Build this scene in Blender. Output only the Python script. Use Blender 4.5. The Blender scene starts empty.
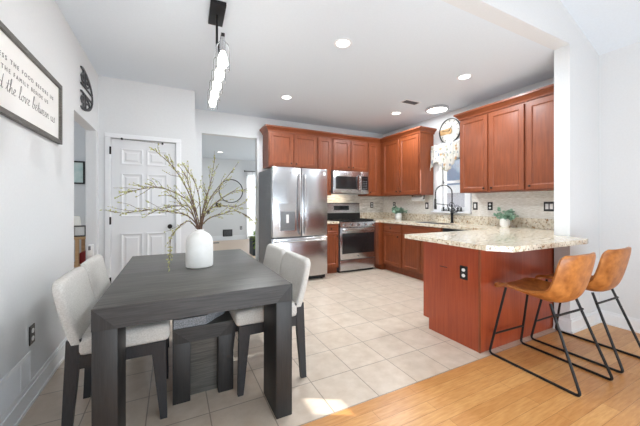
import bpy, bmesh, math, random
from mathutils import Vector, Matrix
random.seed(7)
C = bpy.context.scene.collection
S = bpy.context.scene
PI = math.pi

# ------------------------------------------------------------------ camera, world, sun, big lights, exposure
FPX, YAW, CAMH = 292.0, math.atan(147 / 292.0), 1.22
cd = bpy.data.cameras.new('camera'); cam = bpy.data.objects.new('camera', cd); C.objects.link(cam)
cam.location = (0, 0, CAMH); cam.rotation_euler = (PI / 2, 0, -YAW)
cd.sensor_width = 36; cd.lens = FPX / 640 * 36; cd.shift_y = -9 / 640; cd.clip_start = 0.05
S.camera = cam
S.view_settings.view_transform = 'Standard'; S.view_settings.look = 'None'
S.view_settings.gamma = 1; S.view_settings.use_curve_mapping = False
S.view_settings.exposure = 0.30

w = bpy.data.worlds.new('World'); S.world = w; w.use_nodes = True
w.node_tree.nodes['Background'].inputs[0].default_value = (0.86, 0.94, 1.0, 1)
w.node_tree.nodes['Background'].inputs[1].default_value = 0.55

sd = bpy.data.lights.new('sun', 'SUN'); sun = bpy.data.objects.new('sun', sd); C.objects.link(sun)
sd.energy = 8.0; sd.angle = 0.006; sd.color = (1, 0.95, 0.88)
sun.rotation_euler = Vector((-0.8, 0.45, -0.45)).to_track_quat('-Z', 'Y').to_euler()

def area(name, loc, direction, sx, sy, power, color=(1, 1, 1), shape='RECTANGLE', spread=PI):
    d = bpy.data.lights.new(name, 'AREA'); o = bpy.data.objects.new(name, d); C.objects.link(o)
    d.shape = shape; d.size = sx; d.size_y = sy; d.energy = power; d.color = color; d.spread = spread
    o.location = loc; o.rotation_euler = Vector(direction).to_track_quat('-Z', 'Y').to_euler()
    return o
area('living_room_daylight', (1.6, -3.1, 1.6), (0, 1, 0.1), 4.4, 2.6, 10, (0.92, 0.95, 1.0))
area('ceiling_fill', (1.3, -0.6, 0.7), (0.05, 0.76, 0.65), 2.6, 0.9, 60, (0.80, 0.91, 1.0))  # added fill lamp aimed up to brighten and neutralise the ceiling
area('hall_fill', (4.4, 7.6, 0.9), (-1, 0, 0.35), 3.5, 1.6, 62, (0.82, 0.93, 1.0))  # added fill lamp in the hall, no opening behind it
area('hall_window_daylight', (2.76, 11.2, 1.4), (0, -1, 0), 1.4, 2.2, 70, (0.92, 0.96, 1.0))
area('side_room_daylight', (-2.9, 4.6, 1.5), (1, 0, 0), 2.0, 2.0, 8, (0.84, 0.93, 1.0))
area('kitchen_window_daylight', (5.6, 3.2, 3.6), (-1, 0, -1.15), 1.6, 1.6, 120, (0.88, 0.94, 1.0))

# ------------------------------------------------------------------ materials
def lin(r, g, b):
    f = lambda c: (c / 255 / 12.92) if c / 255 <= 0.04045 else ((c / 255 + 0.055) / 1.055) ** 2.4
    return (f(r), f(g), f(b), 1)
def mat(name, col, rough=0.5, metal=0.0, **kw):
    m = bpy.data.materials.new(name); m.use_nodes = True
    b = m.node_tree.nodes['Principled BSDF']
    b.inputs['Base Color'].default_value = col if len(col) == 4 else (*col, 1)
    b.inputs['Roughness'].default_value = rough; b.inputs['Metallic'].default_value = metal
    for k, v in kw.items(): b.inputs[k.replace('_', ' ')].default_value = v
    return m
def nodes(m):
    nt = m.node_tree; return nt, nt.nodes['Principled BSDF']
def coord(nt, scale=(1, 1, 1), loc=(0, 0, 0), rot=(0, 0, 0)):
    t = nt.nodes.new('ShaderNodeTexCoord'); mp = nt.nodes.new('ShaderNodeMapping')
    mp.inputs['Scale'].default_value = scale; mp.inputs['Location'].default_value = loc; mp.inputs['Rotation'].default_value = rot
    nt.links.new(t.outputs['Object'], mp.inputs['Vector']); return mp.outputs['Vector']
def noise(nt, vec, scale, detail=3, rough=0.5):
    n = nt.nodes.new('ShaderNodeTexNoise'); n.inputs['Scale'].default_value = scale
    n.inputs['Detail'].default_value = detail; n.inputs['Roughness'].default_value = rough
    nt.links.new(vec, n.inputs['Vector']); return n.outputs['Fac']
def ramp(nt, fac, stops):
    r = nt.nodes.new('ShaderNodeValToRGB'); e = r.color_ramp.elements
    while len(e) < len(stops): e.new(0.5)
    for k, (p, c) in enumerate(stops): e[k].position = p; e[k].color = c
    nt.links.new(fac, r.inputs['Fac']); return r.outputs['Color']
def mix(nt, fac, a, b, mode='MIX'):
    n = nt.nodes.new('ShaderNodeMix'); n.data_type = 'RGBA'; n.blend_type = mode
    for sock, v in ((n.inputs[0], fac), (n.inputs[6], a), (n.inputs[7], b)):
        if hasattr(v, 'is_linked'): nt.links.new(v, sock)
        else: sock.default_value = v
    return n.outputs[2]
def bump(nt, b, fac, strength, dist=0.002):
    n = nt.nodes.new('ShaderNodeBump'); n.inputs['Strength'].default_value = strength; n.inputs['Distance'].default_value = dist
    nt.links.new(fac, n.inputs['Height']); nt.links.new(n.outputs['Normal'], b.inputs['Normal'])
def mottled(name, c1, c2, scale, rough=0.5, stretch=(1, 1, 1), bmp=0, metal=0, detail=4, lo=0.3, hi=0.7, **kw):
    m = mat(name, c1, rough, metal, **kw); nt, b = nodes(m)
    f = noise(nt, coord(nt, stretch), scale, detail)
    nt.links.new(ramp(nt, f, [(lo, c1), (hi, c2)]), b.inputs['Base Color'])
    if bmp: bump(nt, b, f, bmp)
    return m
def brick(name, c1, c2, cm, bw, rh, mortar, loc, offset, rough, rot=(0, 0, 0), grain=None, bmp=0.3, bias=0.0, squash=1.0):
    m = mat(name, c1, rough); nt, b = nodes(m)
    v = coord(nt, (1, 1, 1), loc, rot)
    t = nt.nodes.new('ShaderNodeTexBrick'); t.offset = offset; t.offset_frequency = 2; t.squash = squash
    for k, c in (('Color1', c1), ('Color2', c2), ('Mortar', cm)): t.inputs[k].default_value = c
    t.inputs['Scale'].default_value = 1; t.inputs['Brick Width'].default_value = bw; t.inputs['Row Height'].default_value = rh
    t.inputs['Mortar Size'].default_value = mortar; t.inputs['Mortar Smooth'].default_value = 0.1; t.inputs['Bias'].default_value = bias
    nt.links.new(v, t.inputs['Vector']); col = t.outputs['Color']
    if grain:
        gs, sc, lo, hi, amt = grain
        g = ramp(nt, noise(nt, coord(nt, gs), sc, 5, 0.6), [(0.3, lo), (0.7, hi)])
        col = mix(nt, amt, col, g, 'MULTIPLY')
    nt.links.new(col, b.inputs['Base Color'])
    if bmp:
        inv = nt.nodes.new('ShaderNodeMath'); inv.operation = 'SUBTRACT'; inv.inputs[0].default_value = 1
        nt.links.new(t.outputs['Fac'], inv.inputs[1]); bump(nt, b, inv.outputs[0], bmp, 0.002)
    return m
W1 = (1, 1, 1, 1)
M = {}
M['wall'] = mottled('wall_paint', lin(221, 222, 223), lin(224, 225, 226), 60, 0.7)
M['ceiling'] = mottled('ceiling_paint', lin(221, 228, 235), lin(224, 231, 238), 60, 0.85)
M['trim'] = mat('white_trim', lin(236, 237, 239), 0.35)
M['door'] = mat('door_white', lin(232, 233, 235), 0.4)
M['tile'] = brick('floor_tile', lin(208, 193, 177), lin(216, 202, 187), lin(160, 147, 133), 0.3265, 0.3265, 0.0035,
                  (-0.844 + 0.3265 * 20, -1.487 + 0.3265 * 20, 0), 0.0, 0.28, grain=((1, 1, 1), 9, lin(228, 222, 214), W1, 0.8))
M['oak'] = brick('honey_hardwood', lin(220, 170, 110), lin(202, 146, 88), lin(158, 106, 60), 0.95, 0.083, 0.0010,
                 (10, 10 - 1.483 + 0.083 * 40 - 10 + 0.0, 0), 0.37, 0.3, grain=((1.6, 14, 1), 5, lin(226, 206, 182), W1, 0.9), bmp=0.15)
M['oak_glare'] = mottled('glare_paled_hardwood', lin(214, 188, 164), lin(226, 202, 180), 6, 0.35, (14, 1.6, 1))  # same hardwood, its glare painted in as a paler, pinker tone
M['splash'] = brick('mosaic_backsplash', lin(250, 248, 244), lin(208, 203, 194), lin(236, 233, 228), 0.13, 0.0205, 0.0012,
                    (0, 0, 0), 0.43, 0.25, rot=(PI / 2, 0, 0), grain=((3, 3, 20), 6, lin(214, 208, 198), W1, 0.9), bmp=0.1)
M['splash_side'] = brick('mosaic_backsplash_side', lin(250, 248, 244), lin(208, 203, 194), lin(236, 233, 228), 0.13, 0.0205, 0.0012,
                         (0, 0, 0), 0.43, 0.25, rot=(PI / 2, 0, PI / 2), grain=((3, 3, 20), 6, lin(214, 208, 198), W1, 0.9), bmp=0.1)
def wood(name, a, b_, stretch, rough, coat=0.0, scale=5):
    m = mat(name, a, rough); nt, b = nodes(m); b.inputs['Coat Weight'].default_value = coat; b.inputs['Coat Roughness'].default_value = 0.2
    n1 = noise(nt, coord(nt, stretch), scale, 6, 0.6); n2 = noise(nt, coord(nt), 2.2, 2)
    c = ramp(nt, n1, [(0.28, a), (0.72, b_)])
    c = mix(nt, 0.5, c, ramp(nt, n2, [(0.3, lin(225, 215, 208)), (0.7, W1)]), 'MULTIPLY')
    nt.links.new(c, b.inputs['Base Color']); bump(nt, b, n1, 0.06)
    return m
M['cherry'] = wood('cherry_wood', lin(116, 56, 27), lin(144, 74, 38), (9, 9, 0.8), 0.45, 0.06)
M['cherry_dark'] = wood('cherry_panel', lin(146, 58, 31), lin(174, 80, 43), (10, 10, 0.5), 0.35, 0.25)
M['cherry_cross'] = wood('cherry_wood_level', lin(116, 56, 27), lin(144, 74, 38), (0.8, 0.8, 9), 0.45, 0.06)
M['black_wood'] = wood('charcoal_wood', lin(27, 26, 27), lin(46, 45, 45), (30, 30, 1.5), 0.5)
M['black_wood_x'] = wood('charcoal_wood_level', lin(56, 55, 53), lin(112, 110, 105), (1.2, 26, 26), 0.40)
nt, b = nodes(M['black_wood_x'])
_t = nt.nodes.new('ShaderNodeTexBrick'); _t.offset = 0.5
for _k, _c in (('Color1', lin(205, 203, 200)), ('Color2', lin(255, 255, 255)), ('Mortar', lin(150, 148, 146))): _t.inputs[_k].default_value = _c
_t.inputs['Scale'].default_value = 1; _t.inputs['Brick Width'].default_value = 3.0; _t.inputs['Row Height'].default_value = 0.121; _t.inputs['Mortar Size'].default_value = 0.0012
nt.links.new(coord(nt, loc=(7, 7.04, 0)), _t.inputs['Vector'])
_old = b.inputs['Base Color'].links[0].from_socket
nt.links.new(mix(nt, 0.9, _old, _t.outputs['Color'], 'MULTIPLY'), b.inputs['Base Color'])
M['black_wood_h'] = wood('charcoal_wood_apron', lin(36, 36, 37), lin(66, 65, 65), (1.2, 26, 26), 0.5)
M['chair_wood'] = mottled('black_chair_wood', lin(34, 34, 37), lin(46, 46, 49), 20, 0.45, (8, 8, 1))
M['linen'] = mottled('oatmeal_linen', lin(192, 188, 182), lin(214, 211, 206), 130, 0.9, bmp=0.5)
M['tweed'] = mottled('grey_tweed', lin(92, 94, 98), lin(168, 170, 174), 220, 0.95, bmp=0.6)
M['leather'] = mottled('caramel_leather', lin(138, 78, 30), lin(190, 122, 60), 18, 0.40, bmp=0.1, detail=8)
M['black_metal'] = mat('black_metal', lin(28, 28, 30), 0.45, 0.4)
M['bronze'] = mat('dark_bronze_knob', lin(38, 32, 30), 0.4, 0.6)
M['steel'] = mottled('stainless_steel', lin(192, 193, 196), lin(204, 205, 208), 6, 0.24, (1, 1, 60), metal=1.0)
nt, b = nodes(M['steel']); bump(nt, b, noise(nt, coord(nt, (1.0, 1.0, 0.30)), 3.2, 1), 0.5, 0.03)
M['steel_light'] = mat('polished_steel', lin(205, 206, 208), 0.2, 1.0)
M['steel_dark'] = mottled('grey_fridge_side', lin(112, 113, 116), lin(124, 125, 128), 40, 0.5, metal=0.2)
M['black_glass'] = mat('black_glass', lin(20, 20, 22), 0.08)
M['oven_glass'] = mat('oven_glass', lin(34, 34, 36), 0.1)
M['black'] = mat('black_plastic', lin(24, 24, 25), 0.4)
M['iron'] = mat('cast_iron', lin(30, 30, 31), 0.6)
M['white_plastic'] = mat('white_plastic', lin(238, 238, 238), 0.35)
M['ceramic'] = mottled('white_ceramic', lin(236, 235, 231), lin(241, 240, 237), 30, 0.45, bmp=0.05)
M['paper'] = mat('white_paper', lin(240, 240, 238), 0.9)
M['print'] = mat('grey_lettering', lin(134, 131, 128), 0.8)
M['sign_frame'] = mottled('grey_weathered_frame', lin(84, 81, 77), lin(112, 109, 104), 12, 0.6, (2, 2, 12))
M['sign_panel'] = mat('off_white_board', lin(240, 238, 235), 0.7)
M['letter'] = mottled('grey_stained_letter', lin(66, 66, 68), lin(92, 92, 94), 20, 0.6)
M['twig'] = mottled('brown_twig', lin(82, 62, 50), lin(118, 92, 74), 50, 0.8)
M['bud'] = mottled('green_bud', lin(164, 166, 96), lin(204, 202, 146), 40, 0.7)
M['leaf'] = mottled('eucalyptus_leaf', lin(104, 146, 118), lin(164, 192, 172), 30, 0.6)
M['leaf_green'] = mottled('green_leaf', lin(96, 140, 50), lin(150, 180, 70), 20, 0.6)
M['teal'] = mat('dark_teal', lin(48, 66, 74), 0.5)
M['tan_wood'] = mottled('tan_wood', lin(196, 160, 120), lin(212, 178, 138), 10, 0.5, (1, 1, 6))
M['red'] = mat('red_cloth', lin(140, 40, 44), 0.6)
M['curtain'] = mat('white_sheer', lin(244, 244, 244), 0.9); nt, b = nodes(M['curtain'])
_tr = nt.nodes.new('ShaderNodeBsdfTranslucent'); _tr.inputs[0].default_value = lin(244, 244, 244); _mx = nt.nodes.new('ShaderNodeMixShader'); _mx.inputs[0].default_value = 0.6
nt.links.new(b.outputs[0], _mx.inputs[1]); nt.links.new(_tr.outputs[0], _mx.inputs[2]); nt.links.new(_mx.outputs[0], nt.nodes['Material Output'].inputs['Surface'])
M['floral'] = None
M['siding'] = brick('blue_siding', lin(168, 186, 214), lin(176, 193, 219), lin(140, 156, 186), 6.0, 0.16, 0.012, (0, 0, 0), 0, 0.7, rot=(PI / 2, 0, PI / 2))
M['shingle'] = mottled('grey_shingles', lin(168, 168, 182), lin(190, 188, 200), 30, 0.8)
M['lawn'] = mottled('lawn', lin(120, 130, 96), lin(150, 156, 120), 5, 0.9)
M['art'] = mottled('teal_art', lin(170, 205, 202), lin(226, 236, 232), 7, 0.6)
M['clock_face'] = mat('clock_white', lin(204, 201, 194), 0.6)
def emis(name, col, s):
    m = mat(name, col); b = m.node_tree.nodes['Principled BSDF']
    b.inputs['Emission Color'].default_value = col; b.inputs['Emission Strength'].default_value = s; return m
M['lamp'] = emis('lamp_glow', (1, 0.98, 0.95, 1), 4)
M['disc'] = emis('disc_glow', (1, 0.98, 0.95, 1), 2.2)
M['bulb'] = emis('bulb_glow', (1, 0.96, 0.9, 1), 14)
M['lamp_shade'] = emis('shade_glow', lin(250, 248, 240), 0.15)
M['glass'] = mat('clear_glass', (1, 1, 1, 1), 0.0, Transmission_Weight=1.0, IOR=1.12)
M['pane'] = mat('window_pane', (1, 1, 1, 1), 0.02, 1.0); nt, b = nodes(M['pane'])
_tp = nt.nodes.new('ShaderNodeBsdfTransparent'); _mx = nt.nodes.new('ShaderNodeMixShader'); _mx.inputs[0].default_value = 0.06
nt.links.new(_tp.outputs[0], _mx.inputs[1]); nt.links.new(b.outputs[0], _mx.inputs[2]); nt.links.new(_mx.outputs[0], nt.nodes['Material Output'].inputs['Surface'])
M['mirror'] = mat('mirror_silver', (0.9, 0.9, 0.9, 1), 0.03, 1.0)
M['jute'] = mottled('wood_clock_band', lin(168, 132, 86), lin(190, 154, 106), 20, 0.6)
def granite():
    m = mat('speckled_granite', lin(226, 214, 194), 0.12); nt, b = nodes(m); v = coord(nt)
    base = ramp(nt, noise(nt, v, 26, 5, 0.7), [(0.34, lin(176, 150, 114)), (0.46, lin(222, 210, 188)), (0.62, lin(238, 230, 214)), (0.8, lin(212, 196, 168))])
    sp = ramp(nt, noise(nt, v, 46, 3, 0.6), [(0.34, (1, 1, 1, 1)), (0.40, (0, 0, 0, 1))])
    c = mix(nt, sp, base, lin(94, 76, 62))
    sp2 = ramp(nt, noise(nt, coord(nt, loc=(5, 3, 1)), 30, 2, 0.6), [(0.62, (0, 0, 0, 1)), (0.68, (1, 1, 1, 1))])
    c = mix(nt, sp2, c, lin(168, 130, 92))
    nt.links.new(c, b.inputs['Base Color']); return m
M['granite'] = granite()
def floral():
    m = mat('floral_cotton', lin(200, 196, 188), 0.9); nt, b = nodes(m); v = coord(nt)
    f = nt.nodes.new('ShaderNodeTexVoronoi'); f.inputs['Scale'].default_value = 14; nz_ = nt.nodes.new('ShaderNodeTexNoise'); nz_.inputs['Scale'].default_value = 30; nt.links.new(v, nz_.inputs['Vector'])
    vm = nt.nodes.new('ShaderNodeVectorMath'); vm.operation = 'MULTIPLY_ADD'; vm.inputs[1].default_value = (.07, .07, .07); nt.links.new(nz_.outputs['Color'], vm.inputs[0]); nt.links.new(v, vm.inputs[2]); nt.links.new(vm.outputs[0], f.inputs['Vector'])
    pal = ramp(nt, f.outputs['Color'], [(0.3, lin(172, 138, 98)), (0.45, lin(150, 152, 128)), (0.62, lin(132, 140, 152))])
    msk = ramp(nt, f.outputs['Distance'], [(0.30, (1, 1, 1, 1)), (0.42, (0, 0, 0, 1))])
    nt.links.new(mix(nt, msk, lin(200, 196, 188), pal), b.inputs['Base Color']); return m
M['floral'] = floral()

# ------------------------------------------------------------------ builders
ORI = {}
class MB:
    def __init__(s): s.bm = bmesh.new()
    def box(s, x0, x1, y0, y1, z0, z1, bev=0, mtx=None, seg=2):
        c = [(x, y, z) for x in (x0, x1) for y in (y0, y1) for z in (z0, z1)]
        v = [s.bm.verts.new(p) for p in c]
        fs = [s.bm.faces.new([v[i] for i in q]) for q in ((0, 1, 3, 2), (4, 6, 7, 5), (0, 4, 5, 1), (2, 3, 7, 6), (0, 2, 6, 4), (1, 5, 7, 3))]
        if bev:
            ed = list({e for f in fs for e in f.edges})
            r = bmesh.ops.bevel(s.bm, geom=ed, offset=bev, segments=seg, affect='EDGES', profile=0.5)
            v = list({x for f in r['faces'] for x in f.verts} | {x for x in v if x.is_valid})
        if mtx is not None: bmesh.ops.transform(s.bm, matrix=mtx, verts=v)
        return s
    def hexa(s, bot, top):                       # eight corners: 4 bottom ccw, 4 top ccw
        v = [s.bm.verts.new(p) for p in list(bot) + list(top)]
        for q in ((3, 2, 1, 0), (4, 5, 6, 7), (0, 1, 5, 4), (1, 2, 6, 5), (2, 3, 7, 6), (3, 0, 4, 7)): s.bm.faces.new([v[i] for i in q])
        return s
    def rings(s, rings, cap0=True, cap1=True, close=False):
        vs = [[s.bm.verts.new(p) for p in r] for r in rings]; n = len(vs[0])
        m = len(vs) if close else len(vs) - 1
        for a in range(m):
            A, B = vs[a], vs[(a + 1) % len(vs)]
            for k in range(n): s.bm.faces.new((A[k], A[(k + 1) % n], B[(k + 1) % n], B[k]))
        if not close:
            if cap0: s.bm.faces.new(vs[0][::-1])
            if cap1: s.bm.faces.new(vs[-1])
        return s
    def tube(s, pts, r, seg=10, close=False):
        P = [Vector(p) for p in pts]; n = len(P); rs = r if isinstance(r, (list, tuple)) else [r] * n
        R = []; up = None
        for i in range(n):
            if close: d = P[(i + 1) % n] - P[i - 1]
            else: d = P[min(i + 1, n - 1)] - P[max(i - 1, 0)]
            d.normalize()
            if up is None: up = d.orthogonal().normalized()
            else: up = (up - d * up.dot(d)).normalized()
            sd_ = d.cross(up)
            R.append([P[i] + (up * math.cos(t) + sd_ * math.sin(t)) * rs[i] for t in [2 * PI * k / seg for k in range(seg)]])
        return s.rings(R, close=close)
    def cyl(s, a, b, r, r2=None, seg=20): return s.tube([a, b], [r, r if r2 is None else r2], seg)
    def lathe(s, prof, c=(0, 0, 0), seg=32, axis='z'):
        R = []
        for r, z in prof:
            ring = []
            for k in range(seg):
                t = 2 * PI * k / seg; p = (max(r, 1e-4) * math.cos(t), max(r, 1e-4) * math.sin(t), z)
                if axis == 'x': p = (p[2], p[0], p[1])
                if axis == 'y': p = (p[1], p[2], p[0])
                ring.append(Vector(p) + Vector(c))
            R.append(ring)
        return s.rings(R)
    def prism(s, pts, fn, a, b):                 # pts 2d, fn(u,v,t)->3d
        return s.rings([[Vector(fn(u, v, a)) for u, v in pts], [Vector(fn(u, v, b)) for u, v in pts]])
    def panel(s, o, u, v, n, w, h, prof):        # concentric rectangles (inset, height)
        o, u, v, n = Vector(o), Vector(u), Vector(v), Vector(n)
        R = [[o + u * x + v * y + n * z for x, y in ((i, i), (w - i, i), (w - i, h - i), (i, h - i))] for i, z in prof]
        return s.rings(R)
    def sheet(s, grid):
        vs = [[s.bm.verts.new(p) for p in r] for r in grid]
        for a in range(len(vs) - 1):
            for b in range(len(vs[0]) - 1): s.bm.faces.new((vs[a][b], vs[a][b + 1], vs[a + 1][b + 1], vs[a + 1][b]))
        return s
    def build(s, name, m, parent=None, smooth=True, origin=None, ang=35):
        off = Vector((0, 0, 0))
        if parent is not None: off = ORI[parent.name]
        elif origin == 'auto':
            lo = Vector((min(v.co[i] for v in s.bm.verts) for i in range(3))); hi = Vector((max(v.co[i] for v in s.bm.verts) for i in range(3)))
            off = Vector(((lo.x + hi.x) / 2, (lo.y + hi.y) / 2, lo.z))
        elif origin is not None: off = Vector(origin)
        bmesh.ops.recalc_face_normals(s.bm, faces=s.bm.faces[:])
        bmesh.ops.translate(s.bm, verts=s.bm.verts[:], vec=-off)
        me = bpy.data.meshes.new(name); s.bm.to_mesh(me); s.bm.free()
        me.materials.append(m)
        if smooth:
            for p in me.polygons: p.use_smooth = True
            me.set_sharp_from_angle(angle=math.radians(ang))
        o = bpy.data.objects.new(name, me); C.objects.link(o)
        if parent is not None: o.parent = parent
        else: o.location = off
        ORI[o.name] = off; return o
def thing(name, label, cat, loc=(0, 0, 0), group=None):
    o = bpy.data.objects.new(name, None); C.objects.link(o); o.location = loc; o.empty_display_size = 0.1
    ORI[o.name] = Vector(loc); return tag(o, label, cat, group)
def tag(o, label, cat, group=None):
    o['label'] = label; o['category'] = cat
    if group: o['group'] = group
    return o
def struct(name, mb, m, smooth=False, parent=None):
    o = mb.build(name, m, parent, smooth)
    if parent is None: o['kind'] = 'structure'
    return o
def dup(root, loc, rotz, label, group=None):
    r = root.copy(); C.objects.link(r); r.location = loc; r.rotation_euler = (0, 0, rotz); r['label'] = label
    if group: r['group'] = group
    for ch in list(root.children):
        c = ch.copy(); C.objects.link(c); c.parent = r
        for g in list(ch.children):
            d = g.copy(); C.objects.link(d); d.parent = c
    return r
def arc(c, r, a0, a1, n):
    return [(c[0] + r * math.cos(a0 + (a1 - a0) * k / n), c[1] + r * math.sin(a0 + (a1 - a0) * k / n)) for k in range(n + 1)]

# ------------------------------------------------------------------ setting
LX, RX, RLX = -0.785, 4.06, 3.95       # left wall, kitchen right wall, living room right wall
DY, BY, HY, CZ = 4.245, 5.03, 1.403, 2.733   # pantry door wall, back wall, header wall, ceiling height
struct('floor', MB().box(LX - .1, RX, 1.483, BY + .12, -.05, 0), M['tile'])
struct('floor_hardwood', MB().box(LX - .1, RLX + .1, -3.2, 1.483, -.05, 0), M['oak'])
struct('floor_hall', MB().box(-0.5, 4.5, BY + .12, 10.4, -.05, 0), M['oak_glare'])
struct('floor_side_room', MB().box(-3.0, LX - .1, 2.0, 6.0, -.05, 0), M['oak'])
def plate(mb, axis, a, b, u0, u1, z0, z1, holes):      # wall slab with rectangular holes (axis 'x': plane x=a..b, u=y)
    us = sorted({u0, u1, *[h[0] for h in holes], *[h[1] for h in holes]})
    for i in range(len(us) - 1):
        ua, ub = us[i], us[i + 1]; mid = (ua + ub) / 2
        zs = [z0]
        for h in sorted(holes, key=lambda h: h[2]):
            if h[0] < mid < h[1]: zs += [h[2], h[3]]
        zs.append(z1)
        for k in range(0, len(zs), 2):
            if zs[k + 1] - zs[k] > 1e-6:
                if axis == 'x': mb.box(a, b, ua, ub, zs[k], zs[k + 1])
                else: mb.box(ua, ub, a, b, zs[k], zs[k + 1])
    return mb
struct('wall_left', plate(MB(), 'x', LX - .1, LX, -3.2, DY, 0, CZ, [(3.297, 4.156, 0, 2.06)]), M['wall'])
struct('wall_left_upper', MB().box(LX - .1, LX, -3.2, HY, CZ, 4.8), M['wall'])
struct('wall_pantry', plate(MB(), 'y', DY, DY + .1, LX - .1, 0.263, 0, CZ, [(-.668, .035, 0, 2.015)]), M['wall'])
struct('wall_pantry_side', MB().box(0.163, 0.263, DY + .1, BY, 0, CZ), M['wall'])
struct('wall_back', plate(MB(), 'y', BY, BY + .12, 0.163, RX + .14, 0, CZ, [(.415, 1.305, 0, 2.36)]), M['wall'])
struct('wall_right', plate(MB(), 'x', RX, RX + .14, HY + .13, BY, 0, CZ, [(3.03, 3.50, 1.13, 2.15)]), M['wall'])
struct('wall_front', MB().box(3.353, RX + .14, HY, HY + .13, 0, CZ), M['wall'])
hd = MB(); fz = lambda x: 2.76 + .427 * (RLX - x)
hd.prism([(LX - .1, CZ), (RLX, CZ), (RLX, fz(RLX)), (LX - .1, fz(LX - .1))], lambda u, v, t: (u, t, v), HY, HY + .13)
struct('wall_header', hd, M['wall'])
struct('wall_living_right', plate(MB(), 'x', RLX, RLX + .14, -3.2, HY, 0, 2.77, [(-.36, -.12, 1.69, 1.89)]), M['wall'])
struct('ceiling', MB().box(LX - .1, RX + .14, HY + .13, BY + .12, CZ, CZ + .1), M['ceiling'])
v = MB(); v.prism([(LX - .1, fz(LX - .1)), (RLX + .14, fz(RLX + .14)), (RLX + .14, fz(RLX + .14) + .1), (LX - .1, fz(LX - .1) + .1)], lambda u, v_, t: (u, t, v_), -3.2, HY + .13)
struct('ceiling_vault', v, M['ceiling'])
# side room seen through the left doorway, hall seen through the back opening
struct('wall_side_room', MB().box(-3.0, -.885, 6.0, 6.1, 0, CZ), M['wall'])
struct('wall_side_room_jamb', MB().box(-.886, -.80, DY + .1, 6.0, 0, CZ), M['wall'])
struct('wall_side_room_near', MB().box(-3.0, -.885, 2.0, 2.1, 0, CZ), M['wall'])
struct('ceiling_side_room', MB().box(-3.0, -.885, 2.0, 6.1, CZ, CZ + .1), M['ceiling'])
struct('wall_hall_far', plate(MB(), 'y', 10.2, 10.32, -.5, 4.5, 0, CZ, [(2.30, 3.1, .1, 2.2)]), M['wall'])
struct('wall_hall_left', MB().box(-.6, -.5, BY + .12, 10.3, 0, CZ), M['wall'])
struct('wall_hall_sun_block', MB().box(4.5, 4.6, BY + .12, 10.32, 0, CZ), M['wall'])  # unseen wall added to keep the sun out of the hall
struct('ceiling_hall', MB().box(-.6, 4.6, BY + .12, 10.32, CZ, CZ + .1), M['ceiling'])
def base(mb, axis, face, u0, u1, sgn, h=.13, t=.014):
    a, b = sorted((face, face + sgn * t)); c, d = sorted((face, face + sgn * .022)); e, g = sorted((face, face + sgn * t * .5))
    for x0, x1, z0, z1 in ((a, b, 0, h - .025), (c, d, 0, .018), (e, g, h - .025, h)):
        if axis == 'x': mb.box(x0, x1, u0, u1, z0, z1)
        else: mb.box(u0, u1, x0, x1, z0, z1)
    return mb
struct('baseboard_left', base(base(MB(), 'x', LX, -3.2, 3.297, 1), 'x', LX, 4.156, DY, 1), M['trim'])
struct('baseboard_front', base(base(MB(), 'y', HY, 3.353, RLX, -1), 'x', 3.353, HY - .014, HY + .13, -1), M['trim'])
struct('baseboard_right', base(MB(), 'x', RLX, -3.2, HY - .014, -1), M['trim'])
struct('baseboard_back', base(base(MB(), 'y', DY, .094, .263, -1), 'x', .263, DY, BY, 1), M['trim'])
struct('baseboard_hall', base(MB(), 'y', 10.2, -.5, 2.26, -1, .16), M['trim'])
# pantry door
cas = MB()
for x0, x1, z0, z1 in ((-.721, -.668, 0, 2.015), (.035, .094, 0, 2.015), (-.721, .094, 2.015, 2.066)): cas.box(x0, x1, DY - .02, DY, z0, z1, .004)
struct('trim_1', cas, M['trim'])
dm = MB(); D0, D1 = -.664, .031; dy = DY + .03
dm.box(D0, D1, dy, dy + .035, .01, 2.01)
dr = struct('door_1', dm, M['door'])
pm = MB(); pw = .235
for px_ in (D0 + .095, D1 - .095 - pw):
    for z0, z1 in ((.22, .86), (1.06, 1.60), (1.70, 1.90)):
        pm.panel((px_, dy, z0), (1, 0, 0), (0, 0, 1), (0, -1, 0), pw, z1 - z0, [(0, 0), (0, .012), (.012, .014), (.03, .003), (.045, .003), (.06, .011)])
struct('door_panel', pm, M['door'], parent=dr)
kb = MB(); kb.lathe([(.028, 0), (.028, -.006), (.012, -.01), (.012, -.03), (.026, -.04), (.028, -.055), (.018, -.066), (.001, -.068)], (-.035, dy, .93), 20, 'y')
o = struct('door_knob', kb, M['bronze'], True, dr); o['label'] = 'black round knob'
for z in (1.86, 1.02, .3):
    h = struct('hinge', MB().box(D0 - .012, D0 + .006, DY - .026, DY - .004, z - .045, z + .045, .002), M['bronze'], parent=dr)
tb = MB(); tb.cyl((-.55, DY - .03, 2.005), (-.12, DY - .03, 1.985), .0022)
for x, z in ((-.55, 2.005), (-.12, 1.985)): tb.lathe([(.013, -.01), (.013, .01)], (x, DY - .03, z), 12, 'y')
tag(tb.build('over_door_rod', M['black'], origin='auto'), 'thin black rod hooked along the top of the white pantry door', 'rod')

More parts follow.
